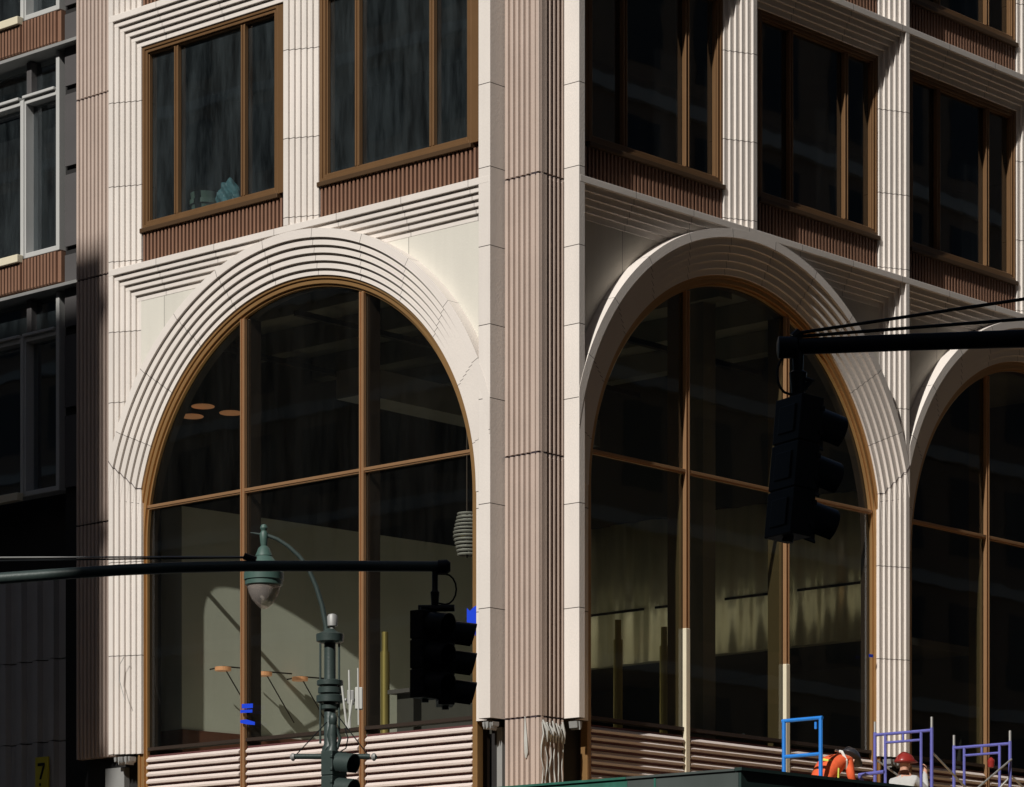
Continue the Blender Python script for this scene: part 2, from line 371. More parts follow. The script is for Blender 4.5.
def arch_window(fn, c, zc, rin, mulls, zb, film=None):
    W = bpy.data.objects.new('arched_window', None); COL.objects.link(W); W.parent = B
    def ring(r0, r1, d0, d1, name, m_, zbot=zb, rr=72):
        m = MB()
        A = [(c+r0, zbot)]+arc(c, zc, r0, 0, PI, rr)+[(c-r0, zbot)]
        Bc = [(c+r1, zbot)]+arc(c, zc, r1, 0, PI, rr)+[(c-r1, zbot)]
        m.strip(A, Bc, fn, d0, d1); return m
    m = ring(rin, rin-.045, .235, .36, 'frame', m_gold)
    for q in (ring(rin-.046, rin-.115, .262, .36, '', None), ring(rin-.116, rin-.15, .30, .36, '', None)):
        o = len(m.v); m.v += q.v; m.f += [tuple(i+o for i in f) for f in q.f]
    m.build('frame', m_gold, W, bev=.006)
    ring(rin-.02, rin-.15, .37, .52, 'reveal', m_dkbronze).build('reveal', m_dkbronze, W)
    # glass
    g = MB(); A = arc(c, zc, rin-.1, 0, PI, 60)
    g.v = [fn(c+rin-.1, 6.55, .35)]+[fn(u, z, .35) for u, z in A]+[fn(c-rin+.1, 6.55, .35)]
    g.f = [tuple(range(len(g.v)))]
    g.build('pane', m_gl_arch if fn is fL else m_gl_arch, W)
    for u in mulls:
        top = zc+math.sqrt((rin-.15)**2-(u-c)**2)
        z0 = zb
        m = MB()
        m.box((0, 0, 0), (0, 0, 0)); m.v = []; m.f = []
        for a, b_, d in ((-.046, -.022, .280), (-.021, .021, .297), (.022, .046, .280)):
            m.prism(rect(u+a, u+b_, z0, top), fn, d, .345)
        m.build('mullion', m_copper, W, bev=.005)
        MB().prism(rect(u-.06, u+.06, 6.5, top), fn, .36, .62).build('mullion_fin', m_dkbronze if fn is fL else m_finlit, W)  # fin colour carries the light: shade-dark on the left, sunlit olive on the right
        if film:
            MB().prism(rect(u-.05, u+.05, zb, film(u)), fn, .276, .346).build('protective_film', m_film, W, bev=.01)
    # transom, in spans between mullions
    us = [c-rin+.12]+sorted(mulls)+[c+rin-.12]
    for a, b_ in zip(us[:-1], us[1:]):
        m = MB()
        m.prism(rect(a+.047, b_-.047, 10.305, 10.325), fn, .30, .345); m.prism(rect(a+.047, b_-.047, 10.326, 10.372), fn, .285, .345)
        m.build('transom', m_copper, W, bev=.004)
    m = MB()
    m.prism(rect(c-rin+.1, c+rin-.1, 6.55, 6.60), fn, .31, .5); m.build('sill', m_dkbronze, W)
    # ribbed louvre panels below
    us = [c-rin+.15]+sorted(mulls)+[c+rin-.15]
    prof = lambda z: [(z+.026, .345), (z+.030, .285), (z+.058, .278), (z+.100, .325), (z+.102, .345)]
    for a, b_ in zip(us[:-1], us[1:]):
        m = MB(); a2 = a+(.08 if a != us[0] else 0); b2 = b_-(.08 if b_ != us[-1] else 0)
        z = zb
        while z < 6.445:
            P = prof(z); i = len(m.v)
            for uu in (a2, b2): m.v += [fn(uu, zz, d) for zz, d in P]
            n = len(P)
            m.f += [(i+q, i+q+1, i+q+1+n, i+q+n) for q in range(n-1)]+[tuple(range(i, i+n)), tuple(range(i+2*n-1, i+n-1, -1)), (i, i+n, i+2*n-1, i+n-1)]
            z += .113
        lo = m.build('louvre_panel', m_louv, W)
        MB().prism(rect(a2-.02, b2+.02, zb, 6.48), fn, .346, .48).build('backing', m_louvd, lo)
    return W

def upper_window(fn, ua, ub, z0, z1, hid, mulls, gm):
    """ua..ub opening, hid = side (+1 high u / -1 low u) where a wide concealed frame leg sits"""
    W = bpy.data.objects.new('window', None); COL.objects.link(W); W.parent = B
    fa, fb = ua+(.35 if hid < 0 else 0), ub-(.35 if hid > 0 else 0)
    m = MB()
    if hid > 0: m.prism(rect(fb, ub-.002, z0, z1), fn, .236, .5)
    else: m.prism(rect(ua+.002, fa, z0, z1), fn, .236, .5)
    for a, b_, d in ((0, .05, .232), (.051, .10, .25), (.101, .12, .28)):
        for q in (rect(fa+a, fa+b_, z0, z1), rect(fb-b_, fb-a, z0, z1)): m.prism(q, fn, d, .345)
        m.prism(rect(fa+b_, fb-b_, z1-b_, z1-a), fn, d, .345)
        m.prism(rect(fa+b_, fb-b_, z0+a, z0+b_), fn, d, .345)
    m.build('frame', m_bronze, W, bev=.004)
    MB().prism([(0, 0)]*0 or rect(fa-.02, fb+.02, z0-.07, z0-.002), fn, .19, .42).build('sill', m_sillb, W, bev=.006)
    for u in mulls:
        m = MB()
        for a, b_, d in ((-.045, -.018, .27), (-.017, .017, .285), (.018, .045, .27)): m.prism(rect(u+a, u+b_, z0+.121, z1-.121), fn, d, .345)
        m.build('mullion', m_bronze, W, bev=.004)
        MB().prism(rect(u-.04, u+.04, z0+.1, z1-.1), fn, .36, .46).build('mullion_fin', m_dkbronze, W)
    g = MB(); g.v = [fn(u, z, .35) for u, z in rect(fa+.1, fb-.1, z0+.1, z1-.1)]; g.f = [(0, 1, 2, 3)]
    g.build('pane', gm, W)
    return W

def ribbed(fn, ua, ub, z0, z1, name='ribbed_apron', pitch=.083):
    m = MB(); m.prism(rect(ua, ub, z0, z1), fn, .30, .5)
    u = ua+.02
    while u < ub-.05:
        m.prism(rect(u, u+.038, z0, z1-.004), fn, .235, .2999)
        u += pitch
    m.build(name, m_brown, B)
    k = 0
    j = MB()

def fluted(fn, ua, ub, d, z0, z1, joints, name, pitch=.093, thin=0., dp=.06):
    """trapezoid ribs running up, cut by dark joints"""
    m = MB(); zs = [z0]+sorted(joints)+[z1]
    n = max(1, round((ub-ua)/pitch)); p = (ub-ua)/n
    P = [(ua, d+.16)]
    for i in range(n):
        u = ua+i*p
        P += [(u+.001, d+dp), (u+.22*p, d+dp), (u+(.34+thin)*p, d+.006), (u+(.44+thin)*p, d), (u+.78*p, d), (u+.88*p, d+.006), (u+p*.985, d+dp-.002)]
    P += [(ub, d+.045), (ub, d+.16)]
    for a, b_ in zip(zs[:-1], zs[1:]):
        i = len(m.v); q = len(P); a_ = a+.014; b2 = b_-.014
        m.v += [fn(u, a_, dd) for u, dd in P]+[fn(u, b2, dd) for u, dd in P]
        m.f += [tuple(range(i, i+q)), tuple(range(i+2*q-1, i+q-1, -1))]+[(i+k, i+k+q, i+(k+1) % q+q, i+(k+1) % q) for k in range(q)]
    o = m.build(name, m_mauve, B)
    for z in joints: MB().prism(rect(ua+.004, ub-.004, z-.0135, z+.0135), fn, d+.04, d+.15).build('joint', m_jointdark, o)
    return o

# left street front
BL = [-9.03, -5.10, -1.17]
pilaster(fL, BL[0], 1, 6.5, ZT)
pilaster(fL, BL[1], 1, 14.08, ZT)
BR = [.93, 4.86, 8.79, 12.72, 16.65]
for i, u in enumerate(BR[1:]): pilaster(fR, u, -1, 6.5 if i % 2 else 14.08, ZT)
# smooth corner strips
MB().prism(rect(-1.17, -.95, 6.5, ZT), fL, 0, .62).build('corner_strip', m_pil, B, bev=.008)
MB().prism(rect(.80, .93, 6.5, ZT), fR, 0, .62).build('corner_strip', m_pil, B, bev=.008)
for z in ZBANDS:
    cornice(fL, -9.03+.001, -.97, z, m_corx)
    cornice(fR, .82, 16.649, z, m_cory)
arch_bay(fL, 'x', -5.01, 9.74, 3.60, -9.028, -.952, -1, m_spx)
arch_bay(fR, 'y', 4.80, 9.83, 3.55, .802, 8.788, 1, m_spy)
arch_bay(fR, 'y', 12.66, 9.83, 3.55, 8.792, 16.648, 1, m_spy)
arch_window(fL, -5.01, 9.74, 3.60, [-6.285, -3.755], 4.2)
fz = lambda u: 8.05 if u < 5 else 7.75
arch_window(fR, 4.80, 9.83, 3.55, [3.566, 5.985], 4.2, film=fz)
arch_window(fR, 12.66, 9.83, 3.55, [11.43, 13.85], 4.2)
for zt in ZBANDS[:2]:
    z0 = zt+.60; z1 = zt+3.96-WIN
    for a, b_ in zip(BL[:-1], BL[1:]):
        upper_window(fL, a+WIN, b_, z0, z1, 1, [a+WIN+.74, a+WIN+2.24], m_gl_up)
        ribbed(fL, a+WIN+.002, b_-.002, zt+.001, z0-.075)
    for a, b_ in zip(BR[:-1], BR[1:]):
        upper_window(fR, a, b_-WIN, z0, z1, -1, [a+1.20, a+2.62], m_gl_r)
        ribbed(fR, a+.002, b_-WIN-.002, zt+.001, z0-.075)
# fluted corner column and fluted end column
JZ = [10.17, 14.05, 17.93]
fluted(fL, -.949, -.272, .27, 3.2, ZT, [6.5]+JZ, 'fluted_corner_column')
fluted(fR, .272, .799, .27, 3.2, ZT, [6.5]+JZ, 'fluted_corner_column', thin=.16, dp=.085)
MB().box((-.312, .3125, 3.2), (-.2725, .36, ZT)).build('corner_arris', m_mauve, B)
fluted(fL, -10.13, -9.032, .25, 6.5, ZT, [10.23, 14.13, 17.0], 'fluted_end_column')
# core behind
c = MB(); c.box((-10.1, .5, 0), (-9.2, 1.4, ZT)); c.box((-1.15, .6, 3.2), (-.65, 1.2, ZT))
c.build('core_wall', m_blackvoid, B)
bs = MB(); bs.prism(rect(-10.0, -.36, 0, 4.2), fL, .40, .7); bs.prism(rect(.36, 16.6, 0, 4.2), fR, .40, .7)
bs.prism(rect(-10.0, -8.55, 4.2, 6.5), fL, .42, .7); bs.prism(rect(-1.3, -.95, 4.2, 6.5), fL, .42, .7)
bs.prism(rect(.80, 1.3, 4.2, 6.5), fR, .42, .7); bs.prism(rect(8.3, 9.15, 4.2, 6.5), fR, .42, .7)
bs.build('base_wall', m_blackvoid, B)
for q_ in ((rect(-9.45, -9.0, 4.3, 6.33), fL, .30, .41), (rect(-1.12, -1.02, 4.2, 6.4), fL, .33, .41), (rect(8.34, 8.6, 4.4, 5.9), fR, .3, .41)): MB().prism(*q_).build('base_sheet', m_greymet, B)
# roof
MB().box((-10, .3, 22.03), (-.3, 16.6, 22.4)).build('roof', m_dkgrey, B)
# interior storeys
fl = MB()
for z in (13.9, 17.95, 21.9): fl.box((-9.9, .52, z-.25), (-.52, 16.5, z))
fl.build('storey_slab', m_inner2, B)
MB().box((-9.9, .75, 6.15), (-.75, 16.5, 6.38)).build('interior_floor', m_floorin, B)
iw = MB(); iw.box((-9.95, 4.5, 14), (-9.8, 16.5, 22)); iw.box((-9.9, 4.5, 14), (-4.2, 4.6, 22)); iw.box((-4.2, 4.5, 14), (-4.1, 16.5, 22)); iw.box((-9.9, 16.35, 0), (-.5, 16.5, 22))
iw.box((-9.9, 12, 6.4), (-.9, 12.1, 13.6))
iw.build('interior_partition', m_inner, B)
MB().prism([(-9.3, 1.25), (-8.71, 1.25), (-8.01, 8.98), (-9.3, 8.98)], lambda u, v, d: (u, v, d), 6.98, 10.52).build('interior_wall', m_wallin, B)
MB().prism([(-9.32, 1.24), (-8.68, 1.24), (-7.98, 8.97), (-9.32, 8.97)], lambda u, v, d: (u, v, d), 6.39, 6.975).build('interior_wall_base', m_basewd, B)
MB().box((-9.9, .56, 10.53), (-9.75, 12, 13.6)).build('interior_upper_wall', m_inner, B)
MB().box((-9.74, 1.1, 10.40), (-9.31, 9, 10.52)).build('mezzanine_slab', m_inner, B)
for k in range(6): MB().box((-9.7, 1.6+k*1.75, 13.28), (-.9, 1.9+k*1.75, 13.64)).build('ceiling_beam', m_inner2, B)
for k in range(3): MB().box((-8.4+k*2.6, .9, 13.02), (-8.3+k*2.6, 11.5, 13.1)).build('ceiling_track', m_blackvoid, B)
MB().box((-7.2, 3.2, 12.3), (-6.6, 11.5, 12.75)).build('duct', m_greymet, B)
bkm = MB(); NB = 220
bkm.strip([(-9.0+8.1*i/NB, 9.0+.035*math.sin(i*.31)+.03*math.sin(i*.117+1)+.012*math.sin(i*.83)) for i in range(NB+1)], [(-9.0+8.1*i/NB, 9.2) for i in range(NB+1)], lambda u, v, d: (u, v, d), 8.5, 10.9)
bk = bkm.build('bulkhead_wall', m_bulk, B)
for p_ in bk.data.polygons: p_.use_smooth = abs(p_.normal.z) < .5 and abs(p_.normal.x) < .9
sm = MB()
for a in range(5): sm.box((-8.3+a*1.5, 8.90, 9.37), (-7.05+a*1.5, 8.922, 9.41))
sm.build('slot', m_blackvoid, bk)
MB().box((-9.0, 9.21, 8.5), (-.9, 11.9, 8.62)).build('bulkhead_ceiling', m_inner, B)
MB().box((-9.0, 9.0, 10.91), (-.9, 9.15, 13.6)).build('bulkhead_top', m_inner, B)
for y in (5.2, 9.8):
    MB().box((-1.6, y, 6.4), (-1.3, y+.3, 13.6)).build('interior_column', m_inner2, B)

# things inside the big windows
def inside_post(u, y, zt, lab):
    t = empty('brass_post', (u, y, 6.39), lab, 'post', 'brass posts inside the big arched windows')
    a = MB().lathe((0, 0, 0), [(0, .18), (.03, .18), (.05, .06), (.06, .045)]).build('base_plate', m_brass, t, smooth=True)
    MB().lathe((0, 0, 0), [(.06, .07), (zt-6.39-.3, .07), (zt-6.39-.3, .05), (zt-6.39, .05)]).build('shaft', m_brass, t, smooth=True)
def on_ray(px, py, axis, val):
    d = FW+RT*((px-512)/FPX); t = (val-(CP.x if axis == 'x' else CP.y))/(d.x if axis == 'x' else d.y)
    return Vector((CP.x+t*d.x, CP.y+t*d.y, ZE+(YH-py)*t/FPX))
for px, py, xx, lab in ((618, 620, -2.0, 'slender brass post at the left end of the right arched window behind glass'),
                        (664, 627, -2.6, 'brass post just left of the pale wrapped mullion of the right arched window'),
                        (385, 632, -4.6, 'thin brass post behind the glass right of the radio boxes in the left arched window')):
    p = on_ray(px, py, 'x', xx); inside_post(p.x, p.y, p.z, lab)
p = on_ray(467, 504, 'x', -3.2)
t = empty('chandelier', (p.x, p.y, p.z), 'pale beaded chandelier peeking out behind the right jamb of the left arched window', 'chandelier')
for k in range(12):
    MB().tube([(( .20-.012*abs(k-5.5))*math.cos(a), (.20-.012*abs(k-5.5))*math.sin(a), -.15-k*.055) for a in [2*PI*i/20 for i in range(21)]], .018, 6).build('bead_ring', m_greymet, t, smooth=True)
MB().tube([(0, 0, 13.6-p.z), (0, 0, -.8)], .012, 8).build('rod', m_dkbronze, t)
MB().tube([(-.2, 0, -.46), (.2, 0, -.46)], .012, 6).build('cross_bar', m_brass, t)
for px, py, lab in ((203, 407, 'round copper ceiling lamp highest of the three inside the left arch'), (231, 413.5, 'copper disc ceiling lamp nearest the left mullion inside the left arch'), (192, 417, 'lowest copper disc ceiling lamp hard by the curved gold frame')):
    p = on_ray(px, py, 'y', 1.3)
    t = empty('ceiling_lamp', (p.x, p.y, p.z), lab, 'ceiling lamp', 'copper disc lamps inside the left arch')
    MB().lathe((0, 0, 0), [(0, .18), (.012, .185), (.02, .17), (.03, .02)]).build('lamp_disc', m_disc, t, smooth=True)
    MB().tube([(0, 0, .05), (0, 0, 13.64-p.z)], .008, 6).build('stem', m_dkbronze, t)
for px, py, lab in ((223, 669, 'copper wall lamp on thin rods left of the left mullion, seen through glass'), (264, 674, 'copper wall lamp on thin rods just right of the left mullion'), (300, 679, 'copper wall lamp on thin rods nearest the street lamp pole')):
    p = on_ray(px, py, 'x', -8.3)
    t = empty('wall_lamp', (-8.5, p.y, p.z), lab, 'wall lamp', 'copper wall lamps on slanting rods')
    MB().tube([(.2, 0, -.03), (.2, 0, .03)], .13, 20).build('lamp_disc', m_disc, t)
    MB().tube([(0, -.1, 0), (.2, 0, .04), (.2, .62, .06)], .012, 6).build('rod', m_dkbronze, t)
    MB().tube([(.2, .05, 0), (.12, .75, -.72)], .01, 6).build('rod', m_dkbronze, t)
# counter
p = on_ray(618, 707, 'x', -2.2)
t = empty('counter', (-3.2, 2.6, 6.38), 'dark counter behind the glass of the right arched window', 'counter')
MB().box((-1.3, -1.0, .86), (.9, .5, .92)).build('counter_top', m_brass if False else m_dkgrey, t); MB().box((-1.2, -.9, 0), (.8, .4, .858)).build('counter_body', m_inner, t)
# on the sill of the upper left window
p = on_ray(205, 198, 'y', 1.0)
t = empty('plastic_bin', (p.x, p.y, 13.9), 'sage green tub on a dark stand inside the upper left window', 'tub')
MB().lathe((0, 0, 0), [(0, .2), (.05, .22), (.06, .06), (p.z-13.9-.35, .06), (p.z-13.9-.3, .2)]).build('stand', m_dkgrey, t, smooth=True)
zz = p.z-13.9
MB().lathe((0, 0, 0), [(zz-.3, .18), (zz-.12, .22), (zz-.12, .24), (zz-.05, .24), (zz-.05, .21), (zz+.06, .23), (zz+.06, .2)]).build('tub', m_sage, t, smooth=True)
p = on_ray(229, 196, 'y', .85)
bmx = bmesh.new(); bmesh.ops.create_icosphere(bmx, subdivisions=4, radius=1)
for v in bmx.verts:
    n_ = .16*math.sin(7*v.co.x+3*v.co.z)*math.cos(5*v.co.y+4*v.co.z)+.08*math.sin(13*v.co.z+9*v.co.x)
    v.co = Vector((v.co.x*.22*(1+n_)*(1.15-.25*v.co.z), v.co.y*.16*(1+n_), v.co.z*.36*(1+n_*.6)))
me = bpy.data.meshes.new('plastic_bag'); bmx.to_mesh(me); bmx.free(); me.materials.append(m_teal)
o = bpy.data.objects.new('plastic_bag', me); COL.objects.link(o); o.location = (p.x, p.y, p.z-.12)
tag(o, 'crumpled turquoise plastic bag standing behind the upper left window, right of the tub', 'bag')
tb = MB().box((p.x-1.3, p.y-.25, p.z-.62), (p.x+.9, p.y+.6, p.z-.5))
tb.box((p.x-1.25, p.y-.2, 13.9), (p.x-1.2, p.y+.5, p.z-.62)); tb.box((p.x+.8, p.y-.2, 13.9), (p.x+.85, p.y+.5, p.z-.62))
tag(tb.build('table', m_dkgrey), 'dark work table behind the sill of the upper left window', 'table')
# ceiling tube light in upper right window
p = on_ray(771, 48, 'x', -2.2)
t = empty('tube_light', (p.x, p.y, p.z), 'white tube light glowing inside the top of the middle window on the right front', 'ceiling light')
MB().box((-.05, -.28, 0), (.05, .28, .03)).build('tube', m_tube, t); MB().box((-.08, -.3, .031), (.08, .3, .08)).build('housing', m_white, t)
MB().tube([(0, 0, .08), (0, 0, 17.69-p.z)], .01, 6).build('hanger', m_dkgrey, t)

# ---------------------------------------------------------------- neighbouring building on the left
N = bpy.data.objects.new('neighbouring_building', None); COL.objects.link(N)
tag(N, 'dark neighbouring building with white framed windows and brown ribbed aprons left of the fluted column', 'building')
nd = .9
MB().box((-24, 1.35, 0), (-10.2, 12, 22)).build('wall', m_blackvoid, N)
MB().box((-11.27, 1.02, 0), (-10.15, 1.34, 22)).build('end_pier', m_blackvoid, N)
pp = MB()
for z in [14.9+i*1.31-3.93*2 for i in range(12)]:
    if z > 9.8: pp.box((-11.22, .96, z+.10), (-10.2, 1.018, z+1.27))
pp.build('pier_panel', m_dkgrey, N)
for fl_ in range(-1, 3):
    b0 = 14.45+3.93*fl_-(0 if fl_ >= 0 else 0)
    if fl_ >= 0:
        for ua, ub, d in ((-16.3, -12.22, .86), (-12.2, -11.3, .90)):
            m = MB(); m.box((ua, d+.05, b0), (ub, 1.3, b0+.5)); u = ua+.02
            while u < ub-.05: m.box((u, d, b0), (u+.05, d+.0499, b0+.497)); u += .083
            m.build('ribbed_apron', m_brown, N)
        MB().prism([(.78, b0-.14), (.78, b0-.09), (1.34, b0-.002), (1.34, b0-.14)], lambda u, z, d: (d, u, z), -24, -10.2).build('flashing', m_greymet, N)
    # window set above apron
    z0 = b0+.5+.02; z1 = b0+3.93-.16
    for ua, ub, dd in ((-16.2, -12.24, .93), (-12.22, -11.33, .93)):
        W = bpy.data.objects.new('window', None); COL.objects.link(W); W.parent = N
        m = MB(); zt = z1-.62
        f = .065
        m.box((ua, dd, z0), (ua+f*.6, 1.2, zt)); m.box((ub-f*1.3, dd, z0), (ub, 1.2, z1 if ub > -12 else zt)); m.box((ua+f*.6, dd, z0), (ub-f*1.3, 1.2, z0+f*1.3)); m.box((ua+f*.6, dd, zt-f*1.3), (ub-f*1.3, 1.2, zt))
        m.box((ua, dd-.05, zt), (ub-f*1.3-.002, 1.2, zt+.05))
        m.build('frame', m_white, W, bev=.01)
        g = MB(); g.v = [(ua, 1.1, z0), (ub, 1.1, z0), (ub, 1.1, z1), (ua, 1.1, z1)]; g.f = [(0, 1, 2, 3)]; g.build('pane', m_gl_up, W)
        if ub > -12: MB().box((ua, .98, zt+.052), (ua+.12, 1.2, z1)).build('post', m_dkgrey, W, bev=.01)
        else:
            MB().box((ua, .80, z0-.07), (ub-.0, .928, z0+.06)).build('sill', m_film, W, bev=.01)
# low corrugated cladding
for z0, z1 in ((4.0, 6.95), (6.97, 8.3), (8.32, 9.7)):
    m = MB(); m.box((-24, 1.05, z0), (-11.0, 1.3, z1)); u = -23.9
    while u < -11.2: m.box((u, .93, z0), (u+.13, 1.0499, z1)); u += .41
    m.build('corrugated_cladding', m_corr, N)
t = empty('yellow_sign', (-11.67, .84, 6.35), 'small yellow sign with a black 7 at the foot of the dark neighbouring building', 'sign')
MB().box((-.16, 0, -.35), (.16, .04, .35)).build('board', m_yellowsign, t, bev=.005)
MB().box((-.02, .041, -.3), (.02, .088, .3)).build('bracket', m_galv, t)
m = MB(); m.box((-.09, -.006, .20), (.09, -.001, .25)); m.prism([(.04, .198), (.09, .198), (.0, -.02), (-.05, -.02)], lambda u, z, d: (u, d, z), -.006, -.001)
m.box((-.05, -.006, -.13), (-.01, -.001, -.08)); m.box((.02, -.006, -.25), (.06, -.001, -.2)); m.build('numeral', m_black, t)
# torn black sheet hanging on the column edge
def sheet(name, pts, m_, label, cat, th=.012):
    m = MB()
    for a, b_ in zip(pts[:-1], pts[1:]):
        pass
    A = [p for p in pts]; i = len(m.v)
    for (x, y, z, wd) in A: m.v += [(x-wd/2, y, z), (x+wd/2, y+.02, z), (x+wd/2, y+.02+th, z), (x-wd/2, y+th, z)]
    for k in range(len(A)-1):
        for j in range(4): m.f.append((i+4*k+j, i+4*k+(j+1) % 4, i+4*k+4+(j+1) % 4, i+4*k+4+j))
    m.f += [(i, i+1, i+2, i+3), (i+4*len(A)-4, i+4*len(A)-3, i+4*len(A)-2, i+4*len(A)-1)]
    return tag(m.build(name, m_, smooth=True), label, cat)
sheet('hanging_sheet', [(-10.42+.03*math.sin(i*1.7), .85+.03*math.sin(i), 9.2-i*.3, .16+.09*math.sin(i*1.3+1)) for i in range(13)], m_dkgrey, 'torn dark sheet hanging down beside the fluted end column at far left', 'sheet')

# ---------------------------------------------------------------- buildings across the streets
def opp(name, x0, x1, y0, y1, h, face, label):
    t = empty(name, ((x0+x1)/2, (y0+y1)/2, 0), label, 'building')
    L_ = t.location
    MB().box((x0-L_.x, y0-L_.y, 0), (x1-L_.x, y1-L_.y, h)).build('wall', m_brick, t)
    m = MB(); g = MB()
    nfl = int((h-5)/3.6)
    if face == 'y':
        for f in range(nfl+1): m.box((x0-L_.x-.1, y1-L_.y, 4.4+f*3.6), (x1-L_.x+.1, y1-L_.y+.18, 4.75+f*3.6))
        u = x0+1.2
        while u < x1-2:
            for f in range(nfl): g.box((u-L_.x, y1-L_.y-.2, 5.4+f*3.6), (u+1.5-L_.x, y1-L_.y+.02, 7.6+f*3.6))
            u += 2.9
    else:
        for f in range(nfl+1): m.box((x0-L_.x-.18, y0-L_.y-.1, 4.4+f*3.6), (x0-L_.x, y1-L_.y+.1, 4.75+f*3.6))
        u = y0+1.2
        while u < y1-2:
            for f in range(nfl): g.box((x0-L_.x-.02, u-L_.y, 5.4+f*3.6), (x0-L_.x+.2, u+1.5-L_.y, 7.6+f*3.6))
            u += 2.9
    m.build('string_course', m_limest, t); tag(g.build('window_grid', m_winopp, t))
opp('brick_block', -8.9, -2.50, -60, -38, 45.2, 'y', 'narrow brick block of middle height across the wide street beside the far left tower')
opp('brick_block', -2.45, 10.2, -60, -38.2, 26, 'y', 'lowest dark brick block across the wide street, seven storeys high')
opp('brick_block', 10.3, 23.9, -60, -38.3, 31, 'y', 'eight storey brick block across the wide street beside the lowest block')
opp('sky_block_tower', 24, 90, -60, -38.1, 60, 'y', 'very tall unseen brick tower added to block sky light across the wide street, behind the photographer on the right')  # unseen, added this tall to keep sky light off the right front
opp('sky_block_tower', -150, -9, -60, -38.05, 95, 'y', 'very tall unseen brick tower, heightened to block sky light, across the wide street at the far left')  # unseen, heightened to shut out sky light and darken the glass reflections
opp('brick_office', 22, 50, -13, 110, 75, 'x', 'unseen brown brick office block, raised to cut sky light, across the side street facing the right front')  # unseen, made taller and longer to cut sky fill on the right front

# ---------------------------------------------------------------- pavement shed with parapets
S = empty('sidewalk_shed', (4.6, -1.4, 0), 'green plywood sidewalk shed with a deck and parapet in front of the right front', 'sidewalk shed')
sx, sy = 4.6, -1.4
def sb(name, a, b, m_, bev=0): return MB().box((a[0]-sx, a[1]-sy, a[2]), (b[0]-sx, b[1]-sy, b[2])).build(name, m_, S, bev=bev)
PT = 5.33
sb('parapet', (-9.5, -1.44, 4.2), (2.75, -1.40, PT), m_shed_g); sb('parapet', (2.755, -1.442, 4.2), (4.557, -1.402, PT), m_shed_n); sb('parapet', (4.56, -1.44, 4.2), (4.60, 24, PT), m_shed_shade)
sb('parapet_cap', (-9.5, -1.47, PT+.001), (2.75, -1.37, PT+.03), m_shed_g); sb('parapet_cap', (2.756, -1.47, PT+.001), (4.515, -1.37, PT+.03), m_shed_n); sb('parapet_cap', (4.52, -1.47, PT+.001), (4.63, 24, PT+.04), m_shed_shade)
for x0, x1 in ((-9.5, 4.5),): sb('deck', (x0, -1.36, 4.90), (x1, .1, 5.0), m_wood)
sb('deck', (.15, .105, 4.90), (4.5, 24, 5.0), m_wood)
for x in [-9, -6, -3, 0, 3]: sb('fascia_post', (x, -1.50, .15), (x+.09, -1.445, 4.9), m_galv)
for y in [-1.3+3*i for i in range(9)]: sb('post', (4.35, y, .15), (4.45, y+.1, 4.89), m_galv)
for y in [.4+3*i for i in range(8)]: sb('post', (.6, y, .15), (.7, y+.1, 4.89), m_galv)
pb = MB()
for y in [1.0+2.4*i for i in range(9)]: pb.box((.0, y-sy, 4.3), (.012, y-sy+.03, PT-.01))
for x in [3.2-2.4*i for i in range(5)]: pb.box((x-sx, -.05, 4.3), (x-sx+.03, -.0405, PT-.01))
pb.build('batten', m_shed_g, S)

# ---------------------------------------------------------------- scaffold frames and guard rail
def place(px, py, x_plane): return on_ray(px, py, 'x', x_plane)
DECK = 5.0
def tubes(name, segs, r, m_, parent):
    m = MB()
    for a, b_ in segs: m.tube([a, b_], r, 8)
    return m.build(name, m_, parent)
g0 = place(784, 721, 1.0)
t = empty('guard_frame', (g0.x, g0.y, DECK), 'bright blue square guard frame standing left of the bending orange worker', 'guard frame')
H = g0.z-DECK
for x in (0, .66): tubes('post', [((x, 0, 0), (x, 0, H))], .03, m_blue, t)
tubes('top_rail', [((-.03, 0, H), (.69, 0, H))], .028, m_blue, t); tubes('mid_rail', [((0, 0, H-.52), (.66, 0, H-.52))], .028, m_blue, t)
tubes('foot', [((-.0, -.25, .02), (0, .25, .02)), ((.66, -.25, .02), (.66, .25, .02))], .02, m_blue, t); tubes('latch', [((.60, -.04, H-.16), (.60, -.04, H-.06))], .02, m_blue, t)
def sframe(px, py, label, braces):
    g = place(px, py, .9)
    t = empty('scaffold_frame', (g.x, g.y, DECK), label, 'scaffold', 'violet blue scaffold frames on the shed deck')
    H = g.z-DECK; Wd = 1.03
    for x in (0, Wd):
        lg = tubes('leg', [((x, 0, 0), (x, 0, H+.04))], .026, m_purple, t); tubes('pin', [((x, 0, H+.04), (x, 0, H+.2))], .02, m_galv, lg)
    for x in (.19, Wd-.19): tubes('inner_post', [((x, 0, 0), (x, 0, H))], .022, m_purple, t)
    tubes('top_bar', [((0, 0, H), (Wd, 0, H))], .024, m_purple, t); tubes('second_bar', [((.19, 0, H-.13), (Wd-.19, 0, H-.13))], .02, m_purple, t)
    tubes('spacer', [((Wd*.5, 0, H), (Wd*.5, 0, H-.13))], .018, m_purple, t)
    tubes('rung', [((0, 0, z), (.19, 0, z)) for z in (.3, .65)]+[((Wd-.19, 0, z), (Wd, 0, z)) for z in (.3, .65)], .016, m_purple, t)
    tubes('cross_brace', braces, .016, m_galv, t)
    return t
sframe(875, 735, 'violet blue scaffold frame around the worker in the dark red helmet', [((0.02, .03, 1.25), (.95, 1.6, .1)), ((1.03, .03, 1.3), (1.03, 2.1, .2)), ((1.03, 0, .2), (1.06, 2.1, 1.35))])
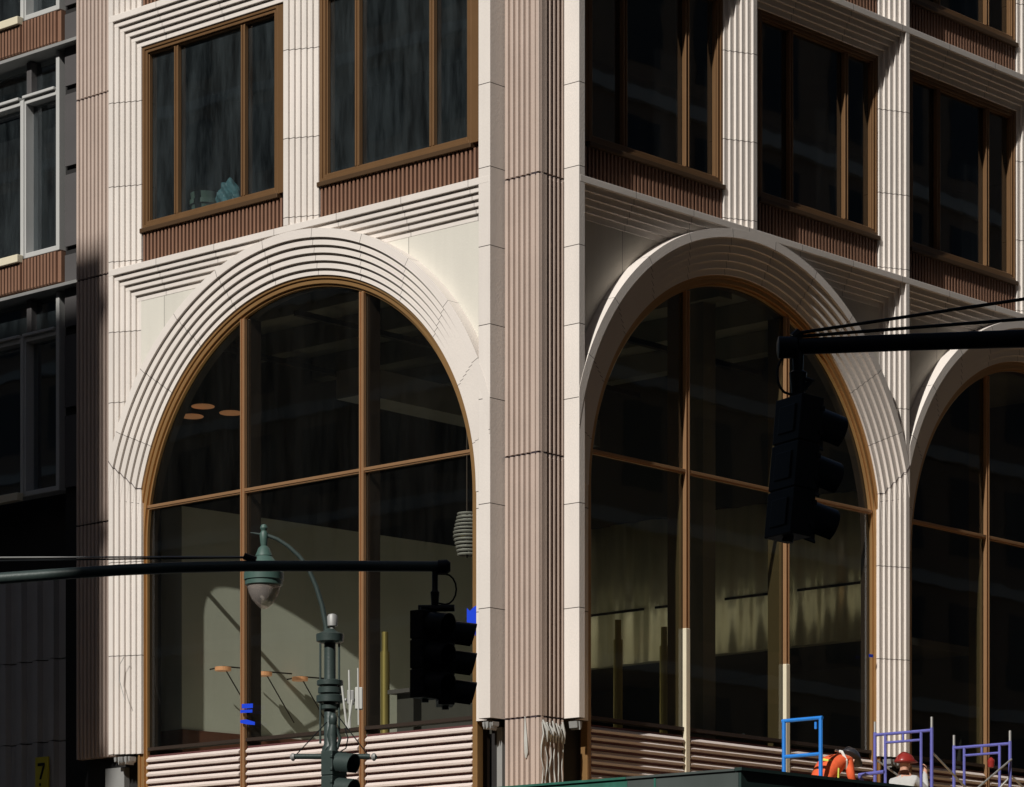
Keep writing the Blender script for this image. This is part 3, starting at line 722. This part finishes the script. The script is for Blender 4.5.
sframe(954, 748, 'violet blue scaffold frame at the far right, with a grey brace rising across it', [((1.03, .03, 1.1), (.1, -.3, .1)), ((1.03, .03, 1.1), (1.05, 2.1, .1))])
o = MB().lathe((0, 0, 0), [(0, .001), (.02, .05), (.12, .06), (.16, .03), (.18, .001)], 14).build('red_bag', m_redh, smooth=True)
p = place(991, 762, .95); o.location = (p.x, p.y, p.z-.1); tag(o, 'small red pouch hanging by the right leg of the far right scaffold frame', 'pouch')
p = place(859, 775, 1.3)
t = empty('stacked_tube', (p.x, p.y, DECK), 'short violet blue bent tube leaning left of the scaffold frame', 'tube')
tubes('bar', [((0, 0, p.z-DECK+.0), (.45, 0, p.z-DECK+.02)), ((0, 0, p.z-DECK), (.25, .1, p.z-DECK-.5)), ((.25, .1, p.z-DECK-.5), (.3, .1, .02))], .028, m_purple, t)

# ---------------------------------------------------------------- people
def skin_body(name, verts, edges, radii, mats, rule, parent, subdiv=2):
    me = bpy.data.meshes.new(name); me.from_pydata(verts, edges, [])
    o = bpy.data.objects.new(name, me); COL.objects.link(o)
    sk = o.modifiers.new('skin', 'SKIN'); sk.use_smooth_shade = True
    for i, r in enumerate(radii):
        rr = r if isinstance(r, tuple) else (r, r)
        me.skin_vertices[0].data[i].radius = rr; me.skin_vertices[0].data[i].use_root = (i == 0)
    sb_ = o.modifiers.new('sub', 'SUBSURF'); sb_.levels = subdiv; sb_.render_levels = subdiv
    bpy.context.view_layer.update()
    ev = o.evaluated_get(bpy.context.evaluated_depsgraph_get()); nm = bpy.data.meshes.new_from_object(ev)
    o.modifiers.clear(); o.data = nm
    nm.materials.clear()
    for m_ in mats: nm.materials.append(m_)
    for p_ in nm.polygons: p_.use_smooth = True; p_.material_index = rule(p_.center)
    if parent: o.parent = parent
    return o

def helmet(c, fwd, up, m_, parent, r=.135):
    bm = bmesh.new(); bmesh.ops.create_uvsphere(bm, u_segments=20, v_segments=12, radius=r)
    for v in bm.verts:
        if v.co.z < 0: v.co.z *= .15
        v.co.y *= 1.14
    # brim
    for v in bm.verts:
        if abs(v.co.z) < .012:
            v.co.x *= 1.1; v.co.y *= 1.12
            if v.co.y > .05: v.co.y += .045
    for f in bm.faces: f.smooth = True
    me = bpy.data.meshes.new('helmet'); bm.to_mesh(me); bm.free(); me.materials.append(m_)
    o = bpy.data.objects.new('helmet', me); COL.objects.link(o); o.parent = parent
    f = Vector(fwd).normalized(); u = Vector(up).normalized(); r_ = f.cross(u).normalized(); f = u.cross(r_)
    mt = Matrix((r_, f, u)).transposed(); o.matrix_local = Matrix.Translation(c) @ mt.to_4x4()
    for k in range(-1, 2):
        pass
    rg = MB().tube([(0, y, z) for y, z in [(math.cos(a)*r*1.14, math.sin(a)*r+.004) for a in [PI*i/12 for i in range(13)]]], .011, 6).build('helmet_ridge', m_, o, smooth=True)
    return o

def hand_chain(V, E, Rr, wi, wrist, d, side, curl):
    """palm and five fingers from wrist index wi"""
    d = Vector(d).normalized(); side = Vector(side).normalized(); nrm = d.cross(side).normalized()
    palm = Vector(wrist)+d*.06; V.append(tuple(palm)); E.append((wi, len(V)-1)); Rr.append((.034, .018)); pi_ = len(V)-1
    for k, ln_ in enumerate((.075, .085, .08, .065)):
        a = palm+d*.035+side*(.03-.02*k); V.append(tuple(a)); E.append((pi_, len(V)-1)); Rr.append(.010)
        b = a+d*ln_*.5+nrm*curl*.2*ln_; V.append(tuple(b)); E.append((len(V)-2, len(V)-1)); Rr.append(.009)
        c_ = b+d*ln_*.4+nrm*curl*.55*ln_; V.append(tuple(c_)); E.append((len(V)-2, len(V)-1)); Rr.append(.008)
    a = Vector(wrist)+d*.03+side*.04; V.append(tuple(a)); E.append((wi, len(V)-1)); Rr.append(.012)
    b = a+d*.035+side*.02+nrm*.01; V.append(tuple(b)); E.append((len(V)-2, len(V)-1)); Rr.append(.010)

def head_bits(root, hc, fwd, up):
    """face: eyes, nose, ears as children, on a head already in the body skin"""
    f = Vector(fwd).normalized(); u = Vector(up).normalized(); s_ = f.cross(u).normalized()
    m = MB(); m.tube([hc+f*.092+u*.01, hc+f*.118-u*.022], [.008, .016], 8); m.build('nose', m_skin, root, smooth=True)
    for sg in (-1, 1):
        MB().tube([hc+f*.086+s_*sg*.032+u*.015, hc+f*.096+s_*sg*.032+u*.015], .010, 8).build('eye', m_hair, root)
        MB().tube([hc+s_*sg*.082-u*.02, hc+s_*sg*.086+u*.02], .014, 8).build('ear', m_skin, root, smooth=True)
    MB().tube([hc+f*.09-u*.05-s_*.02, hc+f*.094-u*.052, hc+f*.09-u*.05+s_*.02], .006, 6).build('mouth', m_redh, root)

# worker bending in orange, facing along +y (right in the picture)
p = on_ray(822, 770, 'x', 1.5)
P1 = empty('person', (p.x, p.y, DECK), 'worker in orange high-visibility clothes and black helmet bending over beside the blue guard frame', 'person')
hz = .83
V = [(0, 0, hz), (0, .16, hz+.16), (0, .36, hz+.28), (0, .48, hz+.31), (0, .55, hz+.30), (0, .66, hz+.27), (0, .72, hz+.22),
     (.10, -.02, hz-.05), (.13, .12, hz-.42), (.14, -.02, .08), (.14, .12, .04), (-.10, -.02, hz-.05), (-.13, .16, hz-.40), (-.14, .0, .08), (-.14, .14, .04),
     (.17, .42, hz+.24), (.25, .37, hz+.0), (.20, .58, hz-.17), (-.19, .42, hz+.26), (-.25, .44, hz+.0), (-.22, .62, hz-.18)]
E_ = [(0, 1), (1, 2), (2, 3), (3, 4), (4, 5), (5, 6), (0, 7), (7, 8), (8, 9), (9, 10), (0, 11), (11, 12), (12, 13), (13, 14), (2, 15), (15, 16), (16, 17), (2, 18), (18, 19), (19, 20)]
Rr = [(.19, .17), (.20, .17), (.20, .17), .08, .06, (.095, .10), .07, .11, .075, .05, .05, .11, .075, .05, .05, .085, .06, .04, .085, .06, .04]
hand_chain(V, E_, Rr, 17, V[17], (0, .5, -.8), (0, .8, .4), .6); hand_chain(V, E_, Rr, 20, V[20], (0, .5, -.8), (0, .8, .4), .6)
def rule1(c):
    if c.y > .50 and c.z > hz+.12: return 1
    if c.y > .56 and c.z < hz-.10: return 1
    if c.z < .12: return 2
    return 0
b1 = skin_body('body', V, E_, Rr, [m_orange, m_skin, m_boot], rule1, P1)
hc = Vector((0, .66, hz+.27))
head_bits(P1, hc, (0, .75, -.5), (0, .5, .8)); helmet(hc+Vector((0, .03, .05)), (0, .75, -.5), (0, .55, .8), m_blkh, P1, .145)
MB().tube([(0.0, .02, hz+.245), (.12, .1, hz+.22), (.19, .14, hz+.1), (.17, .16, hz-.02)], .02, 6).build('reflective_stripe', m_yell, P1, smooth=True)
MB().tube([(.02, .30, hz+.40), (.14, .30, hz+.37), (.21, .31, hz+.24), (.18, .34, hz+.12)], .022, 6).build('reflective_stripe', m_reflect, P1, smooth=True)
MB().tube([(.13, -.12, hz-.28), (.20, .04, hz-.30), (.16, .14, hz-.3)], .02, 6).build('reflective_stripe', m_yell, P1, smooth=True)
# worker in red helmet, facing the wall/right, arm raised to the frame
p = on_ray(903, 775, 'x', 1.35)
P2 = empty('person', (p.x, p.y, DECK), 'worker in dark red helmet, grey shirt and lime vest reaching up to the scaffold frame', 'person')
b = -.46
V = [(0, 0, .86+b), (-.0, .0, 1.08+b), (0, .02, 1.34+b), (0, .03, 1.47+b), (0, .04, 1.54+b), (0, .05, 1.64+b), (0, .06, 1.72+b),
     (.11, .02, .80+b), (.17, .34, .46), (.15, .06, .08), (.15, .20, .04), (-.11, .02, .80+b), (-.17, .34, .46), (-.15, .06, .08), (-.15, .20, .04),
     (.20, .04, 1.38+b), (.26, .22, 1.24+b), (.16, .34, 1.50+b), (-.20, .04, 1.38+b), (-.26, .12, 1.10+b), (-.18, .34, 1.05+b)]
hand_R = [(.17, .14), (.16, .12), (.19, .12), .07, .06, (.09, .10), .08, .11, .075, .05, .05, .11, .075, .05, .05, .085, .062, .042, .085, .06, .042]
E2 = [(0, 1), (1, 2), (2, 3), (3, 4), (4, 5), (5, 6), (0, 7), (7, 8), (8, 9), (9, 10), (0, 11), (11, 12), (12, 13), (13, 14), (2, 15), (15, 16), (16, 17), (2, 18), (18, 19), (19, 20)]
hand_chain(V, E2, hand_R, 17, V[17], (-.1, .3, .9), (0, .9, -.3), .7); hand_chain(V, E2, hand_R, 20, V[20], (0, .9, 0), (0, .1, .9), .6)
def rule2(c):
    if c.z > 1.44+b and abs(c.x) < .13 and c.y < .2: return 1
    if c.y > .325: return 1
    if c.z < .12: return 2
    if c.z < .84+b: return 3
    return 0
skin_body('body', V, E2, hand_R, [m_greyshirt, m_skin, m_boot, m_denim], rule2, P2)
hc = Vector((0, .05, 1.62+b)); head_bits(P2, hc, (.2, .95, 0), (0, 0, 1)); helmet(hc+Vector((0, .0, .05)), (.2, .95, 0), (0, 0, 1), m_redh, P2, .14)
vs = MB(); n = 28
rings = [(.84+b, .205, .165), (1.0+b, .20, .16), (1.15+b, .21, .165), (1.28+b, .20, .15)]
vs.v = [(rx*math.cos(2*PI*j/n), ry*math.sin(2*PI*j/n), z) for z, rx, ry in rings for j in range(n)]
vs.f = [(k*n+j, k*n+(j+1) % n, (k+1)*n+(j+1) % n, (k+1)*n+j) for k in range(3) for j in range(n)]
o = vs.build('vest', m_yell, P2, smooth=True); sd = o.modifiers.new('so', 'SOLIDIFY'); sd.thickness = .012

# ---------------------------------------------------------------- traffic signals
def signal_head(t, org, yaw, sec, mb, tilt=0, ml=None, nsec=3):
    """housing with visors; faces direction yaw; org = top centre of housing, local to t"""
    R_ = Matrix.Rotation(yaw, 4, 'Z') @ Matrix.Rotation(tilt, 4, 'Y')
    T_ = Matrix.Translation(org) @ R_
    def put(o): o.matrix_local = T_; return o
    w_ = sec*.98; d_ = sec*.56
    m = MB()
    for k in range(nsec): m.box((-d_/2, -w_/2, -sec*(k+1)+.006), (d_/2, w_/2, -sec*k-.006))
    m.box((-d_/2+.01, -w_/2+.012, -sec*nsec+.01), (d_/2-.01, w_/2-.012, -.01))
    for k in range(nsec):
        for zz in (.25, .75): m.box((d_/2-.03, w_/2-.004, -sec*(k+zz)-.02), (d_/2+.008, w_/2+.016, -sec*(k+zz)+.02)); m.box((d_/2-.03, -w_/2-.016, -sec*(k+zz)-.02), (d_/2+.008, -w_/2+.004, -sec*(k+zz)+.02))
        m.box((-d_/2-.01, -w_*.3, -sec*(k+.8)), (-d_/2+.004, w_*.3, -sec*(k+.2)))
    h = put(m.build('housing', mb, t, bev=.008))
    put(MB().tube([(0, 0, .035), (0, 0, .0)], sec*.16, 16).build('top_collar', mb, t))
    put(MB().tube([(0, 0, -sec*nsec), (0, 0, -sec*nsec-.03)], sec*.12, 16).build('bottom_cap', mb, t))
    for k in range(nsec):
        zc = -sec*(k+.5); r = sec*.43; n = 18
        m = MB(); L_ = sec*.80
        # tunnel visor, open below, longer on top
        angs = [math.radians(-50+280*i/(n-1)) for i in range(n)]
        for rr in (r, r-.012):
            for q in range(4):
                fr = q/3
                for a in angs:
                    ext = L_*(.86+.14*math.sin(a))
                    m.v.append((d_/2+fr*ext, rr*math.cos(a), zc+rr*math.sin(a)-fr*ext*.12))
        idx = lambda s_, q, j: s_*4*n+q*n+j
        for s_ in (0, 1):
            for q in range(3):
                for j in range(n-1): m.f.append((idx(s_, q, j), idx(s_, q, j+1), idx(s_, q+1, j+1), idx(s_, q+1, j)))
        for j in range(n-1): m.f.append((idx(0, 3, j), idx(0, 3, j+1), idx(1, 3, j+1), idx(1, 3, j)))
        for q in range(3):
            for j in (0, n-1): m.f.append((idx(0, q, j), idx(0, q+1, j), idx(1, q+1, j), idx(1, q, j)))
        v = put(m.build('visor', mb, t, smooth=True))
        le = MB().tube([(d_/2, 0, zc), (d_/2+.012, 0, zc), (d_/2+.02, 0, zc)], [r-.02, r-.03, .02], 20).build('lens', m_lens, v, smooth=True)
    return h

# left signal on its mast arm
dL = 31.5
A = at(-420, 600, dL); Bp = at(447, 567, dL)
t = empty('traffic_mast_arm', (A.x, A.y, .15), 'dark green mast arm crossing before the left arch with two thin tie rods', 'mast arm', 'traffic signal mast arms')
def loc(v): return Vector(v)-t.location
path = [at(px, py, dL) for px, py in ((-420, 612), (-200, 594), (0, 578.5), (60, 574), (120, 570), (180, 567.5), (250, 566), (350, 566), (441, 566.5))]
MB().tube([loc(p_) for p_ in path], [.085, .075, .058, .056, .055, .054, .053, .053, .053], 16).build('arm', m_green, t, smooth=True)
MB().tube([Vector((0, 0, 0)), Vector((0, 0, .3)), Vector((0, 0, .32)), Vector((0, 0, 8.0))], [.22, .2, .13, .10], 16).build('pole', m_green, t, smooth=True)
for dy in (0, 3.2):
    MB().tube([Vector((0, 0, 7.9-dy*.05)), loc(at(0, 557.5+dy, dL)), loc(at(130, 557+dy*.6, dL)), loc(at(252, 557+.2*dy, dL))], .008, 6).build('tie_rod', m_black if dy else m_galv, t)
ec = MB(); e = loc(at(447, 567, dL)); ec.tube([e+RT*-.09, e+RT*.0, e+RT*.035], [.07, .075, .045], 14); ec.build('end_cap', m_black, t, smooth=True)
MB().tube([loc(at(244, 556, dL)), loc(at(256, 560, dL))], .035, 8).build('clamp', m_black, t)

dl = 31.5; o_ = at(432, 612, dl)
t = empty('traffic_signal', at(435, 572, dl), 'black two headed traffic signal hanging from the end of the left mast arm', 'traffic signal', 'black hanging traffic signals')
MB().tube([(0, 0, 0), (0, 0, -.18), (0, 0, -.2), (0, 0, -.36)], [.03, .03, .045, .035], 12).build('hanger', m_black, t, smooth=True)
MB().tube([(-.12, -.11, -.36), (.17, .10, -.36)], .035, 10).build('bracket', m_black, t)
lp = [Vector((0, 0, -.02))]+[RT*(.10+.11*math.sin(a))+Vector((0, 0, -.17+.15*math.cos(a))) for a in [PI*i/8 for i in range(9)]]+[Vector((0, 0, -.3))]
MB().tube(lp, .009, 6).build('cable', m_black, t, smooth=True)
signal_head(t, Vector((-.03, -.11, -.39)), math.radians(6), .29, m_black)
signal_head(t, Vector((-.01, .16, -.44)), math.radians(48), .29, m_black)

# right signal
dR = 24.5
A = at(1290, 330, dR)
t = empty('traffic_mast_arm', (A.x, A.y, .15), 'thick black mast arm entering from the right edge with two black guy wires', 'mast arm', 'traffic signal mast arms')
path = [at(px, py, dR) for px, py in ((781, 347.5), (800, 346.5), (900, 342.5), (1024, 338.5), (1290, 330))]
MB().tube([loc(p_) for p_ in path], [.062, .062, .064, .068, .08], 16).build('arm', m_black, t, smooth=True)
MB().tube([Vector((0, 0, 0)), Vector((0, 0, .3)), Vector((0, 0, .32)), Vector((0, 0, 9.4))], [.22, .2, .14, .11], 16).build('pole', m_black, t, smooth=True)
for y0, y1, s_ in ((333, 299, 0), (336.5, 319, .12)):
    MB().tube([loc(at(798, y0, dR)), loc(at(1024, y1, dR)), loc(at(1290, y1-(y0-y1)*1.18, dR))], .013, 6).build('guy_wire', m_black, t)
e = loc(at(781, 347.5, dR)); MB().tube([e+RT*-.03, e+RT*-.02, e+RT*.12, e+RT*.14], [.05, .085, .085, .06], 14).build('end_cap', m_black, t, smooth=True)
MB().tube([loc(at(794, 338, dR)), loc(at(800, 332, dR))], .04, 8).build('clamp', m_black, t)
o_ = at(798, 352, dR)
t = empty('traffic_signal', o_, 'large black traffic signal hanging tilted from the right mast arm, seen from behind', 'traffic signal', 'black hanging traffic signals')
MB().tube([(0, 0, 0), (0, 0, -.14), (0, 0, -.16), (0, 0, -.34)], [.045, .04, .07, .05], 12).build('hanger', m_black, t, smooth=True)
lp = [Vector((0, 0, 0))]+[RT*(-.07-.09*math.sin(a))+Vector((0, 0, -.17+.15*math.cos(a))) for a in [PI*i/8 for i in range(9)]]+[Vector((0, 0, -.34))]
MB().tube(lp, .010, 6).build('cable', m_black, t, smooth=True)
MB().tube([RT*.0+Vector((0, 0, -.2)), RT*.10+Vector((0, 0, -.22)), RT*.02+Vector((0, 0, -.3))], .03, 8).build('bracket', m_black, t, smooth=True)
signal_head(t, Vector((0.02, 0.0, -.36)), math.radians(72), .362, m_black, tilt=math.radians(6))

# ---------------------------------------------------------------- street lamp with its own small signal
dS = 40.0; base = at(330, 800, dS)
t = empty('street_lamp', (base.x, base.y, .15), 'dark green street lamp with curved arm and glass teardrop bowl before the left arch', 'street lamp')
LOC = t.location.copy()
def ls(px, py, dd=0): return at(px, py, dS+dd)-LOC
zt = ls(330, 640).z
MB().lathe((0, 0, 0), [(0, .28), (.5, .26), (.6, .16), (zt-1.35, .10), (zt-1.3, .075), (zt, .072)], 20).build('pole', m_green, t, smooth=True)
for dx in (-.13, .13):
    MB().tube([Vector((0, 0, zt-1.3))+RT*dx*.9-FW*.06, Vector((0, 0, zt-.05))+RT*dx*.9-FW*.06], .014, 8).build('conduit', m_green, t)
MB().lathe((0, 0, 0), [(zt-.04, .12), (zt-.02, .17), (zt+.07, .175), (zt+.10, .10), (zt+.14, .05)], 16).build('pole_cap', m_green, t, smooth=True)
ph = Vector((0, 0, zt+.14))+RT*.03
MB().tube([ph, ph+Vector((0, 0, .03)), ph+Vector((0, 0, .035)), ph+Vector((0, 0, .15)), ph+Vector((0, 0, .18)), ph+Vector((0, 0, .19))], [.035, .035, .065, .068, .05, .01], 14).build('photocell', m_greymet, t, smooth=True)
for z0, z1, r in ((680, 686, .165), (687, 694, .15), (695, 703, .17), (704, 710, .12)):
    MB().lathe((0, 0, 0), [(ls(0, z1).z, r*.9), (ls(0, z1).z+.01, r), (ls(0, z0).z-.01, r), (ls(0, z0).z, r*.85)], 16).build('clamp_band', m_green, t, smooth=True)
ap = [(327, 640), (326, 625), (322, 605), (316, 586), (308, 568), (299, 556), (288, 546), (277, 539), (266, 535)]
MB().tube([ls(*q) for q in ap], [.036, .034, .032, .03, .028, .027, .026, .025, .025], 12).build('lamp_arm', m_green, t, smooth=True)
q = ls(264, 535); MB().tube([q, q-RT*.17+Vector((0, 0, .03))], [.02, .006], 8).build('scroll_tip', m_green, t)
def zz_(py): return ls(264, py).z
c0 = ls(264, 560); c0.z = 0
hd = MB().lathe(c0, [(zz_(556), .11), (zz_(548), .07), (zz_(546), .04), (zz_(540), .05), (zz_(534), .055), (zz_(531), .035), (zz_(528), .05), (zz_(525), .035), (zz_(524), .005)], 16).build('lamp_neck', m_greenl, t, smooth=True)
hd = MB().lathe(c0, [(zz_(586), .20), (zz_(585), .235), (zz_(581), .235), (zz_(580), .25), (zz_(573), .25), (zz_(572), .235), (zz_(566), .20), (zz_(560), .14), (zz_(556), .10)], 28).build('lamp_hood', m_greenl, t, smooth=True)
MB().lathe(c0, [(zz_(609), .01), (zz_(608), .05), (zz_(604), .105), (zz_(599), .155), (zz_(593), .19), (zz_(586.5), .212)], 28).build('lamp_bowl', m_bowl, t, smooth=True)
MB().lathe(c0, [(zz_(600), .02), (zz_(596), .06), (zz_(589), .06), (zz_(587), .03)], 14).build('bulb', m_plast, t, smooth=True)

a0 = at(345, 712, dS-.15)
t = empty('radio_unit', a0, 'pale radio boxes with whip antennas strapped to the street lamp pole', 'antenna')
def lr(px, py, dd=-.15): return at(px, py, dS+dd)-t.location
def lbox(px0, px1, py0, py1, th, name, m_):
    a = lr(px0, py1); b_ = lr(px1, py0); wv = (b_-a).dot(RT); m = MB(); i = 0
    P = [a, a+RT*wv, a+RT*wv+FW*th, a+FW*th]; hgt = b_.z-a.z
    m.v = [tuple(v) for v in P]+[tuple(v+Vector((0, 0, hgt))) for v in P]
    m.f = [(0, 1, 2, 3), (4, 5, 6, 7), (0, 1, 5, 4), (1, 2, 6, 5), (2, 3, 7, 6), (3, 0, 4, 7)]
    return m.build(name, m_, t, bev=.01)
lbox(355, 362.5, 687, 709, .12, 'radio_box', m_plast); lbox(347, 354, 690, 704, .10, 'radio_box', m_greymet)
for q0, q1, r in (((342, 686), (347, 729), .014), ((349, 670), (350, 728), .012), ((352, 700), (348, 730), .014), ((358, 668), (358.5, 725), .010)):
    MB().tube([lr(*q0), lr(*q1)], r, 8).build('whip_antenna', m_plast, t)
MB().tube([lr(336, 700, 0), lr(358, 700, -.1)], .02, 8).build('bracket', m_greymet, t)
MB().tube([lr(345, 728), lr(348, 738), lr(346, 748), lr(340, 752)], .008, 6).build('cable', m_black, t, smooth=True)

a0 = at(333, 716, dS-.28)
t = empty('traffic_signal', a0, 'small dark green traffic signal mounted on the street lamp pole', 'traffic signal')
def lq(px, py, dd=-.28): return at(px, py, dS+dd)-t.location
MB().tube([lq(333, 713), lq(333, 716), lq(333, 719), lq(333, 724), lq(333, 726)], [.02, .05, .055, .05, .03], 12).build('finial', m_green, t, smooth=True)
MB().tube([lq(333, 725), lq(332, 735), lq(333, 745), lq(332, 752)], [.05, .065, .05, .08], 12).build('hanger', m_green, t, smooth=True)
MB().tube([lq(336, 728), lq(340, 738), lq(337, 749)], .022, 8).build('pipe_bend', m_green, t, smooth=True)
MB().tube([lq(294, 756.5), lq(330, 756.5)], .034, 12).build('side_pipe', m_green, t, smooth=True)
MB().tube([lq(338, 756.5), lq(370, 756.5)], .034, 12).build('side_pipe', m_green, t, smooth=True)
for px in (292, 373): MB().tube([lq(px-2, 757), lq(px, 757), lq(px+2, 757), lq(px+4, 757)], [.02, .05, .05, .015], 10).build('pipe_cap', m_greymet, t, smooth=True)
for q0, q1 in (((327, 722), (295, 756)), ((338, 716), (368, 755))): MB().tube([lq(*q0), lq(*q1)], .007, 6).build('stay_wire', m_black, t)
MB().tube([lq(333, 722, -.28), lq(331, 722, .02)], .04, 8).build('pole_bracket', m_green, t)
signal_head(t, lq(334, 751)+Vector((0, 0, 0)), math.radians(8), .312, m_green)

# ---------------------------------------------------------------- tape, film scraps, little marks
def tape(plane, d, pts, label, grp='blue tape strips'):
    m = MB(); P = [on_ray(px, py, 'y' if plane == 'L' else 'x', d) for px, py in pts]
    nrm = Vector((0, -.004, 0)) if plane == 'L' else Vector((.004, 0, 0))
    n = len(P); m.v = [tuple(v) for v in P]+[tuple(v+nrm) for v in P]
    m.f = [tuple(range(n)), tuple(range(2*n-1, n-1, -1))]+[(k, (k+1) % n, (k+1) % n+n, k+n) for k in range(n)]
    tag(m.build('tape_strip', m_tape), label, 'tape', grp)
tape('L', .226, [(242, 704), (253, 703.5), (253, 708), (242, 708.5)], 'uppermost strip of blue tape on the left mullion of the left arched window')
tape('L', .226, [(240.5, 710), (252.5, 709.5), (252.5, 712.5), (240.5, 713)], 'middle strip of blue tape on the left mullion of the left arched window')
tape('L', .226, [(240.5, 720), (247, 719.5), (255, 722), (255, 725), (248, 724.5), (240.5, 723)], 'lowest, crooked strip of blue tape on the left mullion')
tape('L', .226, [(467, 608), (470, 611), (474, 607), (477.5, 605), (477.5, 614), (476.5, 625), (475.5, 636), (474, 629), (470, 627), (467, 631)], 'ragged blue tape patch on the jamb beside the left hanging traffic signal')
tape('R', -.226, [(869, 654), (873, 654.5), (873, 657.5), (869, 657)], 'tiny blue tape dab on the right jamb of the right arched window')

def ribbon(name, pts, m_, label, cat, r=.008, flat=None):
    m = MB(); m.tube(pts, r if not flat else flat, 6); return tag(m.build(name, m_, smooth=True), label, cat)
q = [on_ray(px, py, 'y', -.02) for px, py in ((124, 657), (120, 664), (119.5, 680), (122, 690), (125, 700))]
ribbon('dangling_wire', q, m_greymet, 'thin grey wire dangling from a joint low on the left pier', 'wire', .005)
q = [on_ray(px, py, 'y', .255) for px, py in ((525, 716), (526, 740), (526.5, 752), (526, 758))]
ribbon('plastic_scrap', q, m_plast, 'long thin white plastic scrap stuck to the fluted corner column', 'plastic scrap', flat=[.006, .028, .03, .012])
# crumpled white film on the right side foot of the corner column
m = MB()
for k in range(6):
    pts = []
    for i in range(9):
        z = 6.42-i*.16; pts.append((-.262+.012*math.sin(i*2+k), .32+k*.085+.018*math.sin(i*1.7+k*2), z))
    m.tube(pts, [.008+.004*math.sin(i*1.3+k) for i in range(9)], 7)
for k in range(7):
    m.tube([(-.25, .32+k*.07, 6.45-.03*(k % 3)), (-.2-.01*k, .36+k*.07, 6.30-.05*(k % 2)), (-.25, .42+k*.06, 6.15)], [.012, .026, .006], 7)
tag(m.build('plastic_film', m_plast, smooth=True), 'crumpled white plastic film wrapped on the foot of the fluted corner column', 'plastic film')
# torn membrane edges under the piers
def ragged(x0, x1, fn, z, label):
    m = MB(); u = x0; random.seed(int(abs(x0*100)))
    while u < x1:
        w_ = random.uniform(.02, .06); h_ = random.uniform(.02, .09)
        m.prism([(u, z+.04), (u+w_, z+.04), (u+w_*.9, z-h_*.6), (u+w_*.4, z-h_)], fn, .03+random.uniform(0, .04), .2)
        u += w_+.004
    tag(m.build('torn_membrane', m_greymet), label, 'membrane')
ragged(-8.98, -8.6, fL, 6.42, 'torn grey membrane under the foot of the left fluted pier')
ragged(-1.15, -.97, fL, 6.42, 'torn grey membrane below the smooth strip left of the corner column')
ragged(.81, .92, fR, 6.42, 'torn grey membrane below the smooth strip right of the corner column')
ragged(8.34, 8.76, fR, 6.42, 'torn grey membrane under the foot of the right fluted pier')
